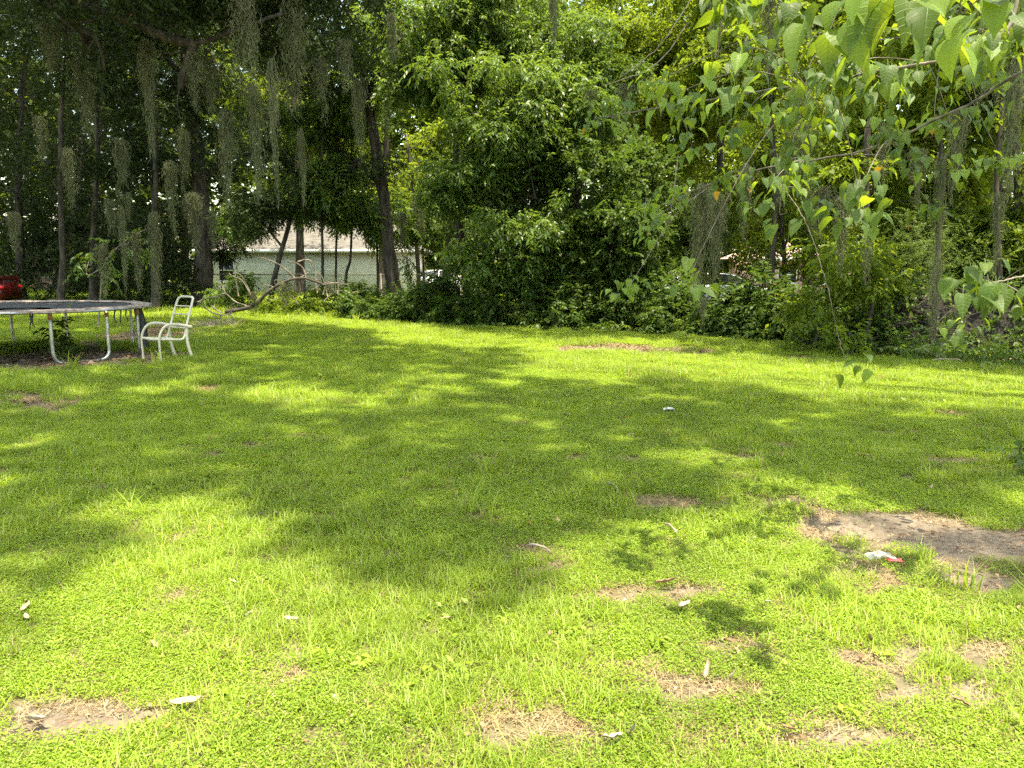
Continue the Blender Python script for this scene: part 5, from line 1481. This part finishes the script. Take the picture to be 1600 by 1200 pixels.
DEAD = [
 (40,958,26,'t',"pinkish-tan curled dead leaf on the shaded grass at lower left"),(40,972,22,'t',"tan dead leaf just below the pinkish one at lower left"),(292,1106,42,'t',"long curled tan leaf beside the lower-left dirt patch"),
 (55,1134,28,'w',"white-and-brown rolled leaf on the lower-left dirt patch"),(455,974,24,'w',"small pale curled leaf in the sunlit grass left of centre"),(432,806,12,'w',"tiny pale leaf at the shadow's edge, left of centre"),
 (1042,916,32,'b',"brown rolled leaf above the bare strip right of centre"),(1066,953,30,'t',"broad tan leaf on the bare strip right of centre"),(1106,1052,26,'t',"folded tan leaf standing up in the sunlit grass"),
 (1145,1062,14,'w',"small pale leaf right of the folded tan leaf"),(958,1162,40,'w',"long bleached leaf near the bottom of the picture"),(990,1148,26,'w',"upright bleached leaf touching the long bleached one"),
 (523,1102,20,'w',"narrow white leaf at the bottom left of centre"),(508,1122,10,'w',"tiny white leaf just below the narrow white one"),(873,819,15,'t',"upright tan leaf in the middle of the lawn"),
 (828,823,12,'o',"small orange leaf left of the upright tan leaf"),(548,743,18,'b',"brown leaf in the shaded middle lawn, left of centre"),(413,717,12,'o',"orange leaf in the shade at left"),
 (617,674,9,'t',"small yellowish leaf in the upper shaded lawn"),(838,664,11,'w',"small grey leaf in the upper shaded lawn"),(978,655,9,'o',"small orange leaf near the crumpled white scrap"),
 (985,683,11,'w',"grey leaf below the small orange one"),(795,875,12,'w',"pale leaf just past the shadow's lower edge"),(365,914,14,'w',"pale leaf in the sunlit grass at left, upper of two"),(391,964,12,'w',"pale leaf in the sunlit grass at left, lower of two"),
 (243,1013,20,'b',"reddish-brown leaf above the lower-left dirt patch"),(1350,715,17,'t',"yellow-tan leaf in the shade at right"),(1264,750,15,'t',"pale leaf at the edge of the shade at right"),(1298,745,13,'t',"thin tan leaf right of the pale one"),
 (1432,688,11,'t',"pale tan leaf high in the right-hand shade"),(1362,653,11,'o',"orange-tan leaf high in the right-hand shade"),(1435,758,13,'b',"brown leaf below the small dark dirt spot"),(1500,1106,24,'b',"reddish curled leaf at the lower right"),
 (1232,1147,24,'b',"dark brown curled leaf on the bottom dirt patch"),(1222,714,14,'b',"brown leaf beside the small dirt spot at right"),(1338,920,12,'t',"small tan leaf below the plastic wrapper"),(262,1142,14,'o',"orange-tan leaf at the bottom left"),
 (697,972,14,'t',"tan leaf in the sunlit grass left of the middle"),(618,946,12,'t',"pale tan leaf in the sunlit grass near the middle"),(1362,1004,18,'b',"brown leaf standing on the right-hand bare strip"),(1590,955,12,'b',"brown leaf at the right edge"),
 (1200,945,10,'w',"small bleached leaf in the sunlit grass right of centre"),(740,1115,12,'b',"dark brown leaf near the bottom, middle"),(860,995,16,'b',"brown leaf on a thin patch in the sunlit grass"),(1455,765,10,'w',"tiny bleached leaf left of the seedling"),
]
rd_ = np.random.default_rng(90)
for i, (px, py, sz_, kd, lab) in enumerate(DEAD):
    g = G(px, py); d_ = math.hypot(g[0], g[1], EYE)
    s_ = sz_ * d_ / FOC * 1.1
    o = bpy.data.objects.new("dead_leaf", DL[kd][i % 3])
    o.location = (g[0], g[1], .014 + .08 * s_); o.scale = (s_ * .8, s_, s_ * .8)
    stand = 1.0 if ('upright' in lab or 'folded' in lab or 'standing' in lab) else rd_.uniform(-.3, .3)
    o.rotation_euler = (stand, rd_.uniform(-.4, .4), rd_.uniform(-2.2, -0.9) if 'long' in lab or 'rolled' in lab else rd_.uniform(0, 6.28))
    link(o); tag(o, lab, "dead leaf", "dead leaves lying on the lawn")
# sticks on the lawn
for px0, py0, px1, py1, lab in ((828,858,862,872,"thin dry stick at the shadow's lower edge, middle of the lawn"),(948,760,966,772,"short dry stick in the shaded lawn right of centre"),(1040,826,1056,840,"short stick at the shadow's right bulge")):
    a_, c_ = G(px0, py0), G(px1, py1)
    tb = Tubes(); tb.tube([a_ + [0, 0, .03], (a_ + c_) / 2 + [0, 0, .045], c_ + [0, 0, .03]], .008, .005, 6, n=7, wob=.003, rng=rd_)
    tag(tb.build("stick", M['dead_wood']), lab, "stick", "dry sticks on the lawn")
# crumpled plastic wrapper with a red piece
m_, nt, o_ = new_mat("clear_plastic")
pb = N(nt, "ShaderNodeBsdfPrincipled"); pb.inputs["Base Color"].default_value = (.42, .42, .39, 1); pb.inputs["Roughness"].default_value = .2; pb.inputs["Alpha"].default_value = .55
nt.links.new(pb.outputs[0], o_.inputs[0]); M['plastic'] = m_
M['red_plastic'] = simple("red_plastic", (0.6, 0.02, 0.03), (0.65, 0.08, 0.08), 20, 0.3)
M['white_plastic'] = simple("white_plastic", (0.4, 0.39, 0.36), (0.55, 0.54, 0.5), 20, 0.5)
def crumple(name, mat, c, sx, sy, sz, seed, parent=None, n=9):
    r = np.random.default_rng(seed)
    V, F = [], []
    for i in range(n):
        for j in range(n):
            V.append((c[0] + (i / (n - 1) - .5) * sx + r.normal() * sx * .05, c[1] + (j / (n - 1) - .5) * sy + r.normal() * sy * .05, c[2] + r.random() * 1.1 * sz * (1 - abs(i / (n - 1) - .5))))
    for i in range(n - 1):
        for j in range(n - 1): F.append((i * n + j, i * n + j + 1, (i + 1) * n + j + 1, (i + 1) * n + j))
    return pm(name, V, F, M[mat], parent)
g = G(1380, 882)
w = empty("plastic_wrapper", g); tag(w, "crumpled clear plastic wrapper with a red end on the grass", "litter")
crumple("clear_film", 'plastic', (-.02, .02, .03), .14, .09, .035, 4, w)
crumple("red_end", 'red_plastic', (.05, -.02, .03), .075, .035, .018, 6, w, 6)
g = G(1045, 645)
tag(crumple("paper_scrap", 'white_plastic', (g[0], g[1], .03), .12, .07, .04, 9), "crumpled white scrap on the shaded lawn right of centre", "litter")
